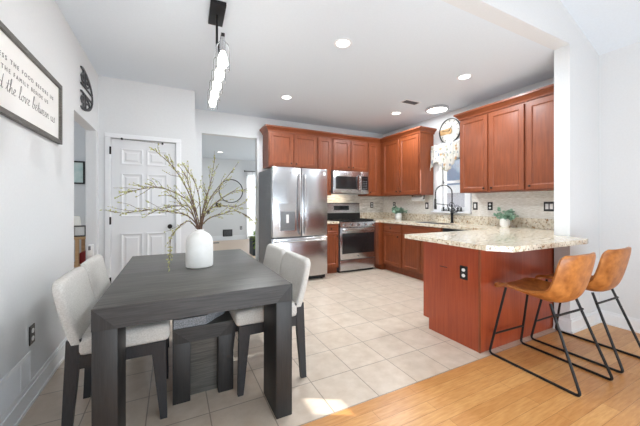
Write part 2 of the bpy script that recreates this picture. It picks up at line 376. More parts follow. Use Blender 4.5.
# kitchen window
wn = MB()
for y0, y1, z0, z1 in ((2.94, 3.04, 1.10, 2.14), (3.49, 3.645, 1.10, 2.14), (2.94, 3.645, 2.14, 2.24)): wn.box(RX - .02, RX, y0, y1, z0, z1, .004)
win = struct('window_1', wn, M['trim'])
struct('window_sill', MB().box(RX - .06, RX + .05, 2.92, 3.665, 1.075, 1.10, .004), M['trim'], parent=win)
sa = MB()
for y0, y1, z0, z1 in ((3.03, 3.065, 1.13, 2.15), (3.465, 3.50, 1.13, 2.15), (3.03, 3.50, 1.13, 1.17), (3.03, 3.50, 1.565, 1.605), (3.03, 3.50, 2.11, 2.15)): sa.box(RX + .04, RX + .08, y0, y1, z0, z1)
struct('window_sash', sa, M['trim'], parent=win)
struct('window_pane', MB().box(RX + .058, RX + .062, 3.06, 3.47, 1.16, 2.12), M['pane'], parent=win)
# living room high window (behind the picture, lets in the sun)
w2 = MB()
for y0, y1, z0, z1 in ((-.40, -.36, 1.65, 1.93), (-.12, -.08, 1.65, 1.93), (-.40, -.08, 1.65, 1.69), (-.40, -.08, 1.89, 1.93)): w2.box(RLX - .012, RLX + .1, y0, y1, z0, z1)
struct('window_2', w2, M['trim'])
# hall window
w3 = MB()
for x0, x1, z0, z1 in ((2.26, 2.32, .05, 2.26), (3.08, 3.16, .05, 2.26), (2.26, 3.16, 2.18, 2.26), (2.26, 3.16, .05, .12), (2.30, 3.1, 1.12, 1.17)): w3.box(x0, x1, 10.18, 10.24, z0, z1)
struct('window_3', w3, M['trim'])
# tiled backsplash
struct('trim_2', MB().box(2.31, RX, BY - .008, BY, 1.02, 1.40), M['splash'])
sp = MB(); plate(sp, 'x', RX - .008, RX, HY + .13, BY - .008, 1.02, 1.40, [(2.92, 3.665, 1.02, 1.40)])
sp.box(RX - .008, RX, 2.92, 3.665, 1.02, 1.075)
struct('trim_3', sp, M['splash_side'])
# outdoors
struct('lawn', MB().box(RX + .2, 30, -8, 22, -.6, -.5), M['lawn'])
nb = thing('neighbouring_house', 'blue sided house with grey roof seen through the kitchen window', 'house', (12, 9.5, -.5))
MB().box(11, 17, 6, 14, -.5, 6.0).build('wall', M['siding'], nb, False)
MB().prism([(10.6, 5.9), (17.4, 5.9), (14, 8.2)], lambda u, v_, t: (u, t, v_), 5.6, 14.4).build('roof', M['shingle'], nb, False)
pt = thing('patio_shed', 'pale lavender shed beyond the kitchen window below the blue house', 'shed', (8, 6.2, -.5))
MB().box(7.6, 9.2, 4.6, 8.2, -.5, 1.55).build('wall', M['shingle'], pt, False)
MB().hexa([(7.5, 4.5, 1.55), (9.3, 4.5, 1.55), (9.3, 8.3, 1.55), (7.5, 8.3, 1.55)], [(8.3, 4.5, 1.85), (8.5, 4.5, 1.85), (8.5, 8.3, 1.85), (8.3, 8.3, 1.85)]).build('roof', M['trim'], pt, False)

# ------------------------------------------------------------------ kitchen cabinets
DOORP = [(0, 0), (0, .018), (.002, .02), (.052, .02), (.062, .011), (.072, .011), (.086, .013)]
DRAWP = [(0, 0), (0, .018), (.002, .02), (.022, .02), (.028, .015), (.034, .015)]
def knob(mb, p, n):
    p, n = Vector(p), Vector(n)
    return mb.tube([p, p + n * .012, p + n * .014, p + n * .022, p + n * .026], [.005, .005, .013, .014, .008], 14)
def front(parent, kind, face, axis, u0, u1, z0, z1, kn=None, m='cherry', sgn=-1):
    """door or drawer lying on plane axis=face, facing sgn"""
    if axis == 'y': o, u, n = (u0, face, z0), (1, 0, 0), (0, sgn, 0)
    else: o, u, n = (face, u0, z0), (0, 1, 0), (sgn, 0, 0)
    d = MB().panel(o, u, (0, 0, 1), n, u1 - u0, z1 - z0, DOORP if kind == 'door' else DRAWP).build(kind, M['cherry_cross'] if kind == 'drawer' else M[m], parent, ang=20)
    if kn:
        q = (kn[0], face + sgn * .02, kn[1]) if axis == 'y' else (face + sgn * .02, kn[0], kn[1])
        k = knob(MB(), q, n).build('knob', M['bronze'], d); k['label'] = 'small dark bronze knob'
    return d
UF, URX = 4.70, 3.73          # upper cabinet fronts
UB, UT = 1.38, 2.43
def cabinet(name, label, box_, group=None, m='cherry'):
    x0, x1, y0, y1, z0, z1 = box_
    t = thing(name, label, 'cabinet', ((x0 + x1) / 2, (y0 + y1) / 2, z0), group)
    MB().box(*box_).build('body', M[m], t, False); return t
GU = 'cherry wall cabinets'
c = cabinet('wall_cabinet', 'short two-door cherry wall cabinet over the refrigerator', (1.41, 2.308, UF, BY - .002, 1.845, UT), GU)
front(c, 'door', UF, 'y', 1.425, 1.835, 1.86, UT - .02, (1.80, 1.91)); front(c, 'door', UF, 'y', 1.86, 2.29, 1.86, UT - .02, (1.895, 1.91))
c = cabinet('wall_cabinet', 'narrow single-door cherry wall cabinet between refrigerator and microwave', (2.312, 2.598, UF, BY - .01, UB, UT), GU)
front(c, 'door', UF, 'y', 2.325, 2.585, UB + .012, UT - .02, (2.55, 1.45))
c = cabinet('wall_cabinet', 'short two-door cherry wall cabinet above the microwave', (2.602, 3.398, UF, BY - .002, 1.845, UT), GU)
front(c, 'door', UF, 'y', 2.63, 2.99, 1.86, UT - .02, (2.955, 1.91)); front(c, 'door', UF, 'y', 3.02, 3.375, 1.86, UT - .02, (3.055, 1.91))
c = cabinet('wall_cabinet', 'single-door cherry wall cabinet in the corner right of the microwave', (3.402, RX - .01, UF, BY - .01, UB, UT), GU)
front(c, 'door', UF, 'y', 3.425, 3.66, UB + .012, UT - .02, (3.455, 1.45))
c = cabinet('wall_cabinet', 'two-door cherry wall cabinet on the window wall, plain end beside the valance', (URX, RX - .01, 3.65, UF - .002, UB, UT), GU)
front(c, 'door', URX, 'x', 4.16, 4.60, UB + .012, UT - .02, (4.20, 1.45)); front(c, 'door', URX, 'x', 3.67, 4.13, UB + .012, UT - .02, (4.09, 1.45))
c = cabinet('wall_cabinet', 'two-door cherry wall cabinet right of the clock and window', (URX, RX - .01, 1.99, 2.88, UB, UT), GU)
front(c, 'door', URX, 'x', 2.455, 2.862, UB + .012, UT - .02, (2.495, 1.43)); front(c, 'door', URX, 'x', 2.005, 2.43, UB + .012, UT - .02, (2.39, 1.43))
c = cabinet('wall_cabinet', 'cherry wall cabinet against the white stub wall, nearest the stools', (URX, RX - .01, HY + .132, 1.988, UB, UT), GU)
front(c, 'door', URX, 'x', 1.56, 1.972, UB + .012, UT - .02, (1.935, 1.43))
CP = [(0, 0), (.012, 0), (.016, .02), (.05, .06), (.062, .068), (.062, .09), (0, .09)]     # crown profile (out, up)
def crown(path, name, label):
    R = []; n = len(path)
    for i, (p, d) in enumerate(path):
        R.append([Vector((p[0] + d[0] * a, p[1] + d[1] * a, UT + b)) for a, b in CP])
    tag(MB().rings(R).build(name, M['cherry_cross'], origin='auto', ang=25), label, 'crown molding', 'cherry crown moldings')
crown([((1.41, BY), (-1, 0)), ((1.41, UF), (-1, -1)), ((URX, UF), (-1, -1)), ((URX, 3.65), (-1, -1)), ((RX, 3.65), (0, -1))], 'crown_molding', 'cherry crown molding wrapping the corner cabinets above refrigerator and range')
crown([((RX, 2.88), (0, 1)), ((URX, 2.88), (-1, 1)), ((URX, HY + .132), (-1, 0))], 'crown_molding', 'cherry crown molding on the cabinets right of the clock')

# base cabinets
BF, BRX, CT = 4.45, 3.50, .875     # fronts, underside of countertop
def base_cab(label, box_, toe, group='cherry base cabinets'):
    x0, x1, y0, y1 = box_
    t = thing('base_cabinet', label, 'cabinet', ((x0 + x1) / 2, (y0 + y1) / 2, 0), group)
    MB().box(x0, x1, y0, y1, .10, CT).build('body', M['cherry'], t, False)
    MB().box(*toe, 0, .10).build('toe_kick', M['cherry'], t, False); return t
c = base_cab('narrow cherry base cabinet between refrigerator and range', (2.27, 2.605, BF, BY - .01), (2.27, 2.605, BF + .06, BY - .01))
front(c, 'drawer', BF, 'y', 2.285, 2.592, .72, .86, (2.44, .79), 'cherry'); front(c, 'door', BF, 'y', 2.285, 2.592, .125, .705, (2.56, .66), 'cherry')
c = base_cab('cherry corner base cabinet with a blank filler right of the range', (3.395, RX - .01, 4.33, BY - .01), (3.455, RX - .01, 4.33, BY - .01))
c = base_cab('cherry base cabinet with one drawer and door right of the range', (BRX, RX - .01, 3.825, 4.328), (BRX + .05, RX - .01, 3.825, 4.328))
front(c, 'drawer', BRX, 'x', 3.84, 4.31, .72, .86, (4.09, .79), 'cherry'); front(c, 'door', BRX, 'x', 3.84, 4.31, .125, .705, (3.90, .65), 'cherry')
_ct = CT; CT = .69
c = base_cab('cherry sink base cabinet with two doors under the faucet', (BRX, RX - .01, 2.985, 3.822), (BRX + .05, RX - .01, 2.985, 3.822))
CT = _ct
fr_ = MB().box(BRX, BRX + .02, 2.985, 3.822, .69, CT)
for y in (2.985, 3.804): fr_.box(BRX + .02, RX - .01, y, y + .018, .69, CT)
fr_.build('sink_rail', M['cherry'], c, False)
front(c, 'drawer', BRX, 'x', 3.0, 3.805, .72, .86, None, 'cherry')
front(c, 'door', BRX, 'x', 3.41, 3.805, .125, .705, (3.45, .65), 'cherry'); front(c, 'door', BRX, 'x', 3.0, 3.395, .125, .705, (3.355, .65), 'cherry')
t = thing('dishwasher', 'stainless dishwasher beside the sink, mostly hidden behind the peninsula', 'dishwasher', (3.78, 2.68, 0))
MB().box(BRX + .02, RX - .01, 2.38, 2.98, .1, CT).build('body', M['steel_dark'], t, False)
MB().box(BRX - .02, BRX + .02, 2.39, 2.97, .12, .76, .004).build('door', M['steel'], t)
MB().box(BRX - .02, BRX + .02, 2.39, 2.97, .765, .865, .004).build('control_panel', M['black'], t)
MB().tube([(BRX - .02, 2.45, .70), (BRX - .06, 2.46, .70), (BRX - .06, 2.90, .70), (BRX - .02, 2.91, .70)], .010).build('handle', M['steel_light'], t)
MB().box(BRX + .05, RX - .1, 2.38, 2.98, 0, .1).build('toe_kick', M['black'], t, False)
# peninsula
PX, PY0, PY1 = 2.24, 1.543, 2.145
t = thing('peninsula_cabinet', 'cherry-clad peninsula base under the granite breakfast bar', 'cabinet', (2.9, 1.85, 0))
MB().box(PX + .02, RX - .01, PY0 + .02, PY1 - .02, .10, CT).build('body', M['cherry_dark'], t, False)
MB().prism([(PY0, 0), (PY1 - .07, 0), (PY1 - .07, .105), (PY1, .105), (PY1, CT), (PY0, CT)], lambda u, v_, q: (q, u, v_), PX, PX + .02).build('end_panel', M['cherry_dark'], t, False)
MB().box(PX + .02, 3.352, PY0, PY0 + .02, 0, CT).build('back_panel', M['cherry_dark'], t, False)
MB().box(PX - .004, PX + .012, PY0 - .004, PY0 + .012, 0, CT, .002).build('corner_bead', M['cherry'], t)
MB().box(PX + .02, RX - .01, PY0 + .02, PY1 - .07, 0, .10).build('toe_kick', M['cherry_dark'], t, False)
s = MB(); s.box(PX - .002, PX + .001, 1.862, 1.945, .636, .642)
s.build('seam_slot', M['black'], t, False)
# countertops
def slab(mb, pts, z0, z1):
    return mb.prism(pts, lambda u, v_, q: (u, v_, q), z0, z1)
def bevel_all(mb, off):
    bmesh.ops.bevel(mb.bm, geom=[e for e in mb.bm.edges if len(e.link_faces) == 2 and e.calc_face_angle(0) > 0.5], offset=off, segments=2, affect='EDGES')
    return mb
t = thing('countertop', 'speckled beige granite countertop running from the range past the sink to the breakfast bar', 'countertop', (3.3, 2.4, CT))
SK = (3.58, 3.96, 3.02, 3.78)
cm = MB()
slab(cm, [(2.09, 2.25), (2.06, 1.37), (2.17, 1.235), (3.20, 1.215), (3.27, 1.235), (3.345, 1.40), (3.345, 1.535), (RX - .001, 1.535), (RX - .001, 2.25)], CT, .915)
x0, x1 = BRX - .025, RX - .001
for a in ((x0, SK[0], 2.25, 4.425), (SK[1], x1, 2.25, 4.425), (SK[0], SK[1], 2.25, SK[2]), (SK[0], SK[1], SK[3], 4.425), (3.3945, x1, 4.425, BY - .001)): cm.box(*a, CT, .915)
cm.build('worktop', M['granite'], t, False)
bs = MB(); bs.box(RX - .022, RX - .001, 1.535, BY - .001, .915, 1.04); bs.box(3.3945, RX - .022, BY - .022, BY - .001, .915, 1.04)
bs.build('upstand', M['granite'], t, False)
t = thing('countertop', 'short piece of granite countertop between refrigerator and range', 'countertop', (2.44, 4.7, CT))
MB().box(2.268, 2.607, BF - .025, BY - .001, CT, .915, .004).build('worktop', M['granite'], t)
MB().box(2.268, 2.607, BY - .022, BY - .001, .915, 1.04).build('upstand', M['granite'], t, False)
# sink and faucet
t = thing('sink', 'stainless undermount sink below the kitchen window', 'sink', (3.77, 3.4, .70))
sk = MB(); X0, X1, Y0, Y1 = SK[0] + .003, SK[1] - .003, SK[2] + .003, SK[3] - .003
sk.rings([[Vector(p) for p in ((X0 + d, Y0 + d, z), (X1 - d, Y0 + d, z), (X1 - d, Y1 - d, z), (X0 + d, Y1 - d, z))] for d, z in ((0, .70), (0, .908), (.004, .908), (.012, .712))])
sk.build('basin', M['steel'], t, False)
MB().lathe([(.04, .713), (.04, .716), (.02, .7165)], (3.77, 3.4, 0), 20).build('drain', M['steel_light'], t)
FX, FY = 3.99, 3.225
t = thing('faucet', 'black spring-neck kitchen faucet standing behind the sink', 'faucet', (FX, FY, .915))
MB().lathe([(.028, .9155), (.028, .925), (.020, .93), (.020, 1.06), (.024, 1.065), (.024, 1.10), (.018, 1.11), (.013, 1.12), (.013, 1.20)], (FX, FY, 0), 20).build('body', M['black_metal'], t)
dirv = Vector((-.55, .84, 0)).normalized(); R_ = .125
fp = [(FX, FY, z) for z in (1.18, 1.24, 1.30, 1.36, 1.40)]
fp += [(FX + dirv.x * R_ * (1 - math.cos(a)), FY + dirv.y * R_ * (1 - math.cos(a)), 1.40 + R_ * math.sin(a)) for a in [PI * k / 16 for k in range(1, 17)]]
fp += [(FX + dirv.x * 2 * R_, FY + dirv.y * 2 * R_, z) for z in (1.36, 1.30)]
MB().tube(fp, .0075, 10).build('spout_hose', M['black_metal'], t)
P = [Vector(p) for p in fp]; hel = []; acc = 0; N = 420
cum = [0]
for i in range(1, len(P)): cum.append(cum[-1] + (P[i] - P[i - 1]).length)
side = dirv.cross(Vector((0, 0, 1)))
for k in range(N):
    d = cum[-1] * k / (N - 1); i = max(j for j in range(len(P)) if cum[j] <= d + 1e-9); i = min(i, len(P) - 2)
    f_ = (d - cum[i]) / (cum[i + 1] - cum[i]); tn = (P[i + 1] - P[i]).normalized(); nr = side.cross(tn).normalized()
    ph = 2 * PI * 34 * k / N
    hel.append(P[i].lerp(P[i + 1], f_) + (side * math.cos(ph) + nr * math.sin(ph)) * .0115)
MB().tube(hel, .0025, 5).build('spring', M['black_metal'], t)
e = Vector(fp[-1])
MB().lathe([(.010, 1.31), (.017, 1.30), (.017, 1.20), (.021, 1.19), (.021, 1.14), (.016, 1.135)], (e.x, e.y, 0), 18).build('spray_head', M['black_metal'], t)
MB().tube([(FX, FY, 1.20), (FX + dirv.x * .235, FY + dirv.y * .235, 1.225)], .006).build('docking_arm', M['black_metal'], t)
MB().tube([(FX, FY, 1.085), (FX - .012, FY - .05, 1.085), (FX - .02, FY - .115, 1.095)], [.012, .010, .007]).build('lever', M['black_metal'], t)

# ------------------------------------------------------------------ appliances
t = thing('refrigerator', 'stainless french-door refrigerator with ice dispenser left of the range', 'refrigerator', (1.785, 4.6, 0))
F0, F1, FF = 1.318, 2.252, 4.20
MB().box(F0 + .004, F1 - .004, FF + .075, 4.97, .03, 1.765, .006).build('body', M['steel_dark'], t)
ld = MB().box(F0, 1.793, FF, FF + .07, .712, 1.785, .012, seg=3).build('door', M['steel'], t)
rd = MB().box(1.799, F1, FF, FF + .07, .712, 1.785, .012, seg=3).build('door', M['steel'], t)
fd = MB().box(F0, F1, FF, FF + .07, .075, .698, .012, seg=3).build('freezer_drawer', M['steel'], t)
def bowed(x): return MB().tube([(x, FF, .76), (x, FF - .03, .775), (x, FF - .05, .86), (x, FF - .058, 1.1), (x, FF - .06, 1.22), (x, FF - .058, 1.34), (x, FF - .05, 1.58), (x, FF - .03, 1.665), (x, FF, 1.68)], .012, 12)
bowed(1.757).build('handle', M['steel_light'], ld); bowed(1.836).build('handle', M['steel_light'], rd)
MB().tube([(F0 + .035, FF, .645), (F0 + .05, FF - .045, .645), (F0 + .2, FF - .055, .648), (1.785, FF - .058, .65), (F1 - .2, FF - .055, .648), (F1 - .05, FF - .045, .645), (F1 - .035, FF, .645)], .013, 12).build('handle', M['steel_light'], fd)
dp = MB(); dp.panel((1.425, FF, .795), (1, 0, 0), (0, 0, 1), (0, -1, 0), .27, .43, [(0, 0), (0, .006), (.008, .008), (.012, .008)])
dsp = dp.build('dispenser', M['steel_light'], ld)
MB().box(1.445, 1.675, FF - .011, FF - .006, .815, 1.105, .002).build('dispenser_recess', M['steel_dark'], dsp)
MB().box(1.535, 1.575, FF - .02, FF - .008, .93, 1.06, .004).build('paddle', M['white_plastic'], dsp)
MB().box(2.17, 2.215, FF - .002, FF + .002, 1.68, 1.735).build('sticker', M['paper'], rd, False)
MB().lathe([(.016, -.003), (.016, .002)], (1.60, FF, 1.70), 18, 'y').build('badge', M['steel_light'], ld)
for x in (F0 + .06, F1 - .06): MB().cyl((x, FF + .1, 0), (x, FF + .1, .035), .018).build('foot', M['black'], t)
MB().box(F0 + .02, F1 - .02, FF + .05, FF + .10, .02, .07).build('grille', M['black'], t, False)

t = thing('range', 'stainless gas range with black oven window below the microwave', 'range', (3.0, 4.7, 0))
G0, G1, GF = 2.622, 3.390, 4.445
MB().box(G0, G1, GF, 4.98, .03, .895).build('body', M['steel_dark'], t, False)
MB().box(G0 + .01, G1 - .01, GF + .03, 4.9, 0, .03).build('plinth', M['black'], t, False)
MB().box(G0, G1, GF - .03, GF, .035, .225, .004).build('drawer', M['steel'], t)
od = MB().box(G0, G1, GF - .03, GF, .235, .795, .004).build('oven_door', M['steel'], t)
MB().box(G0 + .04, G1 - .04, GF - .034, GF - .028, .335, .70, .002).build('oven_window', M['oven_glass'], od)
MB().tube([(G0 + .05, GF - .03, .755), (G0 + .05, GF - .075, .755), (G0 + .08, GF - .08, .755), (G1 - .08, GF - .08, .755), (G1 - .05, GF - .075, .755), (G1 - .05, GF - .03, .755)], .012).build('handle', M['steel_light'], od)
MB().lathe([(.017, -.003), (.017, .002)], (3.0, GF - .03, .285), 20, 'y').build('badge', M['steel_dark'], od)
MB().hexa([(G0, GF - .03, .805), (G1, GF - .03, .805), (G1, GF + .05, .805), (G0, GF + .05, .805)], [(G0, GF - .012, .895), (G1, GF - .012, .895), (G1, GF + .05, .895), (G0, GF + .05, .895)]).build('control_panel', M['steel_light'], t, False)
for k in range(5):
    x = G0 + .085 + k * .149
    MB().tube([(x, GF - .02, .85), (x, GF - .045, .846), (x, GF - .052, .845)], [.023, .020, .015], 18).build('knob', M['steel'], t)
MB().box(G0 - .003, G1 + .003, GF - .015, 4.93, .895, .91, .003).build('cooktop', M['black_glass'], t)
for k in range(3):
    a = G0 + .02 + k * .245; g = MB()
    for x in (a, a + .112, a + .225): g.box(x, x + .012, GF + .01, 4.90, .918, .934)
    for y in (GF + .01, GF + .15, GF + .29, 4.888): g.box(a, a + .237, y, y + .012, .910, .930)
    g.build('grate', M['iron'], t, False)
for x in (G0 + .16, G0 + .38, G0 + .60):
    for y in (GF + .12, GF + .33): MB().lathe([(.04, .908), (.042, .918), (.028, .922), (.001, .923)], (x, y, 0), 18).build('burner', M['iron'], t)
bg = MB().hexa([(G0, 4.93, .91), (G1, 4.93, .91), (G1, 5.005, .91), (G0, 5.005, .91)], [(G0, 4.955, 1.235), (G1, 4.955, 1.235), (G1, 5.005, 1.235), (G0, 5.005, 1.235)]).build('backguard', M['steel'], t, False)
MB().box(2.80, 3.13, 4.936, 4.96, 1.10, 1.185).build('display', M['black_glass'], bg, False)
MB().box(G0 - .004, G1 + .004, 4.948, 5.008, 1.228, 1.242, .003).build('backguard_cap', M['black'], bg)
MB().box(G0, G1, 4.925, 4.94, .91, 1.045).build('lower_vent', M['black'], bg, False)

t = thing('microwave', 'stainless over-the-range microwave under the short cabinet', 'microwave', (2.985, 4.83, 1.41))
O0, O1, OF = 2.606, 3.394, 4.64
MB().box(O0, O1, OF + .03, BY - .01, 1.415, 1.838).build('body', M['steel_dark'], t, False)
md = MB().box(O0, 3.21, OF, OF + .03, 1.418, 1.835, .004).build('door', M['steel'], t)
MB().box(O0 + .055, 3.125, OF - .004, OF + .002, 1.50, 1.735, .002).build('window', M['oven_glass'], md)
MB().tube([(3.168, OF, 1.47), (3.168, OF - .035, 1.48), (3.168, OF - .04, 1.62), (3.168, OF - .035, 1.76), (3.168, OF, 1.77)], .012).build('handle', M['steel_light'], md)
MB().lathe([(.012, -.003), (.012, .002)], (2.9, OF, 1.785), 18, 'y').build('badge', M['steel_dark'], md)
cp = MB().box(3.214, O1, OF, OF + .03, 1.418, 1.835, .004).build('control_panel', M['steel'], t)
kp = MB().box(3.235, 3.375, OF - .004, OF + .002, 1.49, 1.75, .002).build('keypad', M['black_glass'], cp)
bt = MB()
for r in range(5):
    for q in range(3): bt.box(3.252 + q * .038, 3.276 + q * .038, OF - .0055, OF - .003, 1.51 + r * .034, 1.524 + r * .034)
bt.build('keypad_buttons', M['steel_dark'], cp, False)
MB().box(3.25, 3.36, OF - .0055, OF - .003, 1.70, 1.735).build('display', M['oven_glass'], cp, False)
area('microwave_task_light', (2.85, 4.82, 1.405), (0, .25, -1), .25, .06, 1.6, (1, .86, .66)).parent = None

# ------------------------------------------------------------------ outlets, switches
def outlet(label, o, u, n, kind='outlet', gangs=1, group='black wall plates', style='socket'):
    o, u, n = Vector(o), Vector(u), Vector(n)
    name = 'electrical_outlet' if kind == 'outlet' else 'light_switch'
    t = thing(name, label, kind, o, group); w_ = .072 + .046 * (gangs - 1); zz = Vector((0, 0, 1))
    MB().panel(o - u * w_ / 2 - zz * .058, u, zz, n, w_, .116, [(0, 0), (0, .004), (.003, .006), (.006, .006)]).build('plate', M['black'], t, False)
    for g in range(gangs):
        q = o + u * (g - (gangs - 1) / 2) * .046
        if style == 'socket':
            for dz in (-.024, .024):
                R = []
                for d in (.006, .009): R.append([q + n * d + zz * dz + u * .0165 * math.cos(a) + zz * .0145 * math.sin(a) for a in [2 * PI * k / 16 for k in range(16)]])
                MB().rings(R).build('socket', M['white_plastic'], t)
        else:
            MB().panel(q - u * .0165 - zz * .033, u, zz, n, .033, .066, [(0, .006), (0, .009), (.003, .011)]).build('rocker', M['white_plastic'], t, False)
    return t
YU, XU = (0, 1, 0), (1, 0, 0)
outlet('black outlet with two white sockets low on the left wall beside the grey chair', (LX, 2.425, .41), YU, (1, 0, 0))
outlet('black outlet with two white sockets on the end of the cherry peninsula', (PX, 1.69, .628), YU, (-1, 0, 0))
outlet('black plate with white sockets on the back wall right of the range', (3.753, BY - .008, 1.20), XU, (0, -1, 0))
outlet('black plate with white sockets on the window wall behind the farther small plant', (RX - .008, 4.66, 1.20), YU, (-1, 0, 0))
outlet('black plate with white rocker under the paper towel holder, left of the faucet', (RX - .008, 3.80, 1.19), YU, (-1, 0, 0), 'switch', style='rocker')
outlet('black plate with white rocker, first right of the kitchen window', (RX - .008, 2.865, 1.19), YU, (-1, 0, 0), 'switch', style='rocker')
outlet('black plate with white sockets between the window switch and the nearer small plant', (RX - .008, 2.635, 1.19), YU, (-1, 0, 0))
outlet('double black plate with two white rockers beside the white stub wall', (RX - .008, 1.90, 1.19), YU, (-1, 0, 0), 'switch', 2, style='rocker')
outlet('black outlet on the far hall wall left of the curtain', (2.09, 10.2, .40), XU, (0, -1, 0))
t = thing('air_freshener', 'white plug-in air freshener on the doorway jamb behind the farther left chair', 'air freshener', (-.835, 4.156, .66))
MB().box(-.862, -.806, 4.10, 4.155, .63, .76, .01).build('body', M['white_plastic'], t)
MB().box(-.85, -.828, 4.094, 4.101, .70, .745, .002).build('cartridge', M['steel_dark'], t)

# ------------------------------------------------------------------ lights and vent in the ceiling
def can(label, x, y, power=20, z=CZ):
    t = thing('recessed_light', label, 'ceiling light', (x, y, z), 'recessed ceiling lights')
    MB().lathe([(.062, -.001), (.085, -.001), (.088, -.005), (.085, -.008), (.066, -.008), (.062, -.004)], (x, y, z), 32).build('trim_ring', M['trim'], t)
    MB().lathe([(.001, -.002), (.064, -.002), (.064, -.005), (.001, -.005)], (x, y, z), 32).build('lens', M['lamp'], t)
    area('recessed_lamp', (x, y, z - .012), (0, 0, -1), .12, .12, power, (.90, .96, 1.0), 'DISK')
can('recessed ceiling light nearest the pendant and the camera, over the open tile floor', 1.427, 2.354)
can('recessed ceiling light in front of the refrigerator cabinets', 1.434, 3.901)
can('recessed ceiling light over the peninsula', 3.09, 2.324)
can('recessed ceiling light by the corner cabinets, next to the air vent', 3.312, 3.768)
can('recessed ceiling light in the hall beyond the back opening', 1.221, 8.897, 7)
t = thing('flush_ceiling_light', 'round flush disc light on the ceiling above the clock', 'ceiling light', (3.716, 3.281, CZ))
MB().lathe([(.001, 0), (.165, 0), (.17, -.01), (.17, -.03), (.16, -.036), (.152, -.036), (.152, -.028), (.001, -.028)], (3.716, 3.281, CZ), 40).build('rim', M['steel'], t)
MB().lathe([(.001, -.029), (.151, -.029), (.151, -.036), (.12, -.044), (.001, -.047)], (3.716, 3.281, CZ), 40).build('diffuser', M['disc'], t)
area('flush_lamp', (3.716, 3.281, CZ - .055), (0, 0, -1), .26, .26, 1.5, (.90, .96, 1.0), 'DISK')
t = thing('ceiling_vent', 'small grey louvred air vent in the kitchen ceiling', 'vent', (3.153, 3.262, CZ))
MB().panel((3.0, 3.19, CZ), (1, 0, 0), (0, 1, 0), (0, 0, -1), .30, .15, [(0, 0), (0, .006), (.02, .01), (.022, .004), (.03, .003)]).build('frame', M['trim'], t, False)
MB().box(3.022, 3.278, 3.212, 3.318, CZ - .0045, CZ - .003).build('backing', M['black'], t, False)
for k in range(6):
    y = 3.222 + k * .0175
    MB().box(3.022, 3.278, y, y + .005, CZ - .009, CZ - .0045).build('louvre', M['steel_dark'], t, False)

# pendant over the table
PCX, PCY = .309, 2.42; pr_ = Matrix.Rotation(-math.radians(2.3), 4, 'Z')
t = thing('linear_pendant', 'black linear pendant with clear glass shades hanging over the dining table', 'pendant light', (PCX, PCY, CZ))
def pp(a, z): q = pr_ @ Vector((0, a, 0)); return Vector((PCX + q.x, PCY + q.y, z))
mt = Matrix.Translation((PCX, PCY, 0)) @ pr_
MB().box(-.056, .056, -.145, .145, CZ - .028, CZ, .003, mt).build('canopy', M['black_metal'], t)
MB().cyl(pp(0, CZ - .028), pp(0, 2.335), .009).build('stem', M['black_metal'], t)
MB().box(-.011, .011, -.435, .435, 2.315, 2.338, .002, mt).build('bar', M['black_metal'], t)
for k in range(5):
    c_ = pp(-.42 + .21 * k, 0)
    so = MB().lathe([(.013, 2.318), (.013, 2.295), (.019, 2.292), (.019, 2.225), (.015, 2.22)], c_, 18).build('socket', M['steel_light'], t)
    MB().lathe([(.020, 2.285), (.040, 2.262), (.043, 2.25), (.043, 2.10), (.0405, 2.10), (.0405, 2.25), (.038, 2.259), (.020, 2.279)], c_, 28).build('glass_shade', M['glass'], t)
    MB().lathe([(.011, 2.222), (.022, 2.20), (.030, 2.17), (.030, 2.14), (.018, 2.117), (.001, 2.112)], c_, 20).build('bulb', M['bulb'], t)
    ld_ = bpy.data.lights.new('pendant_bulb', 'POINT'); lo_ = bpy.data.objects.new('pendant_bulb', ld_); C.objects.link(lo_)
    ld_.energy = 1.2; ld_.shadow_soft_size = .04; ld_.color = (1, .93, .84); lo_.location = (c_.x, c_.y, 2.06)

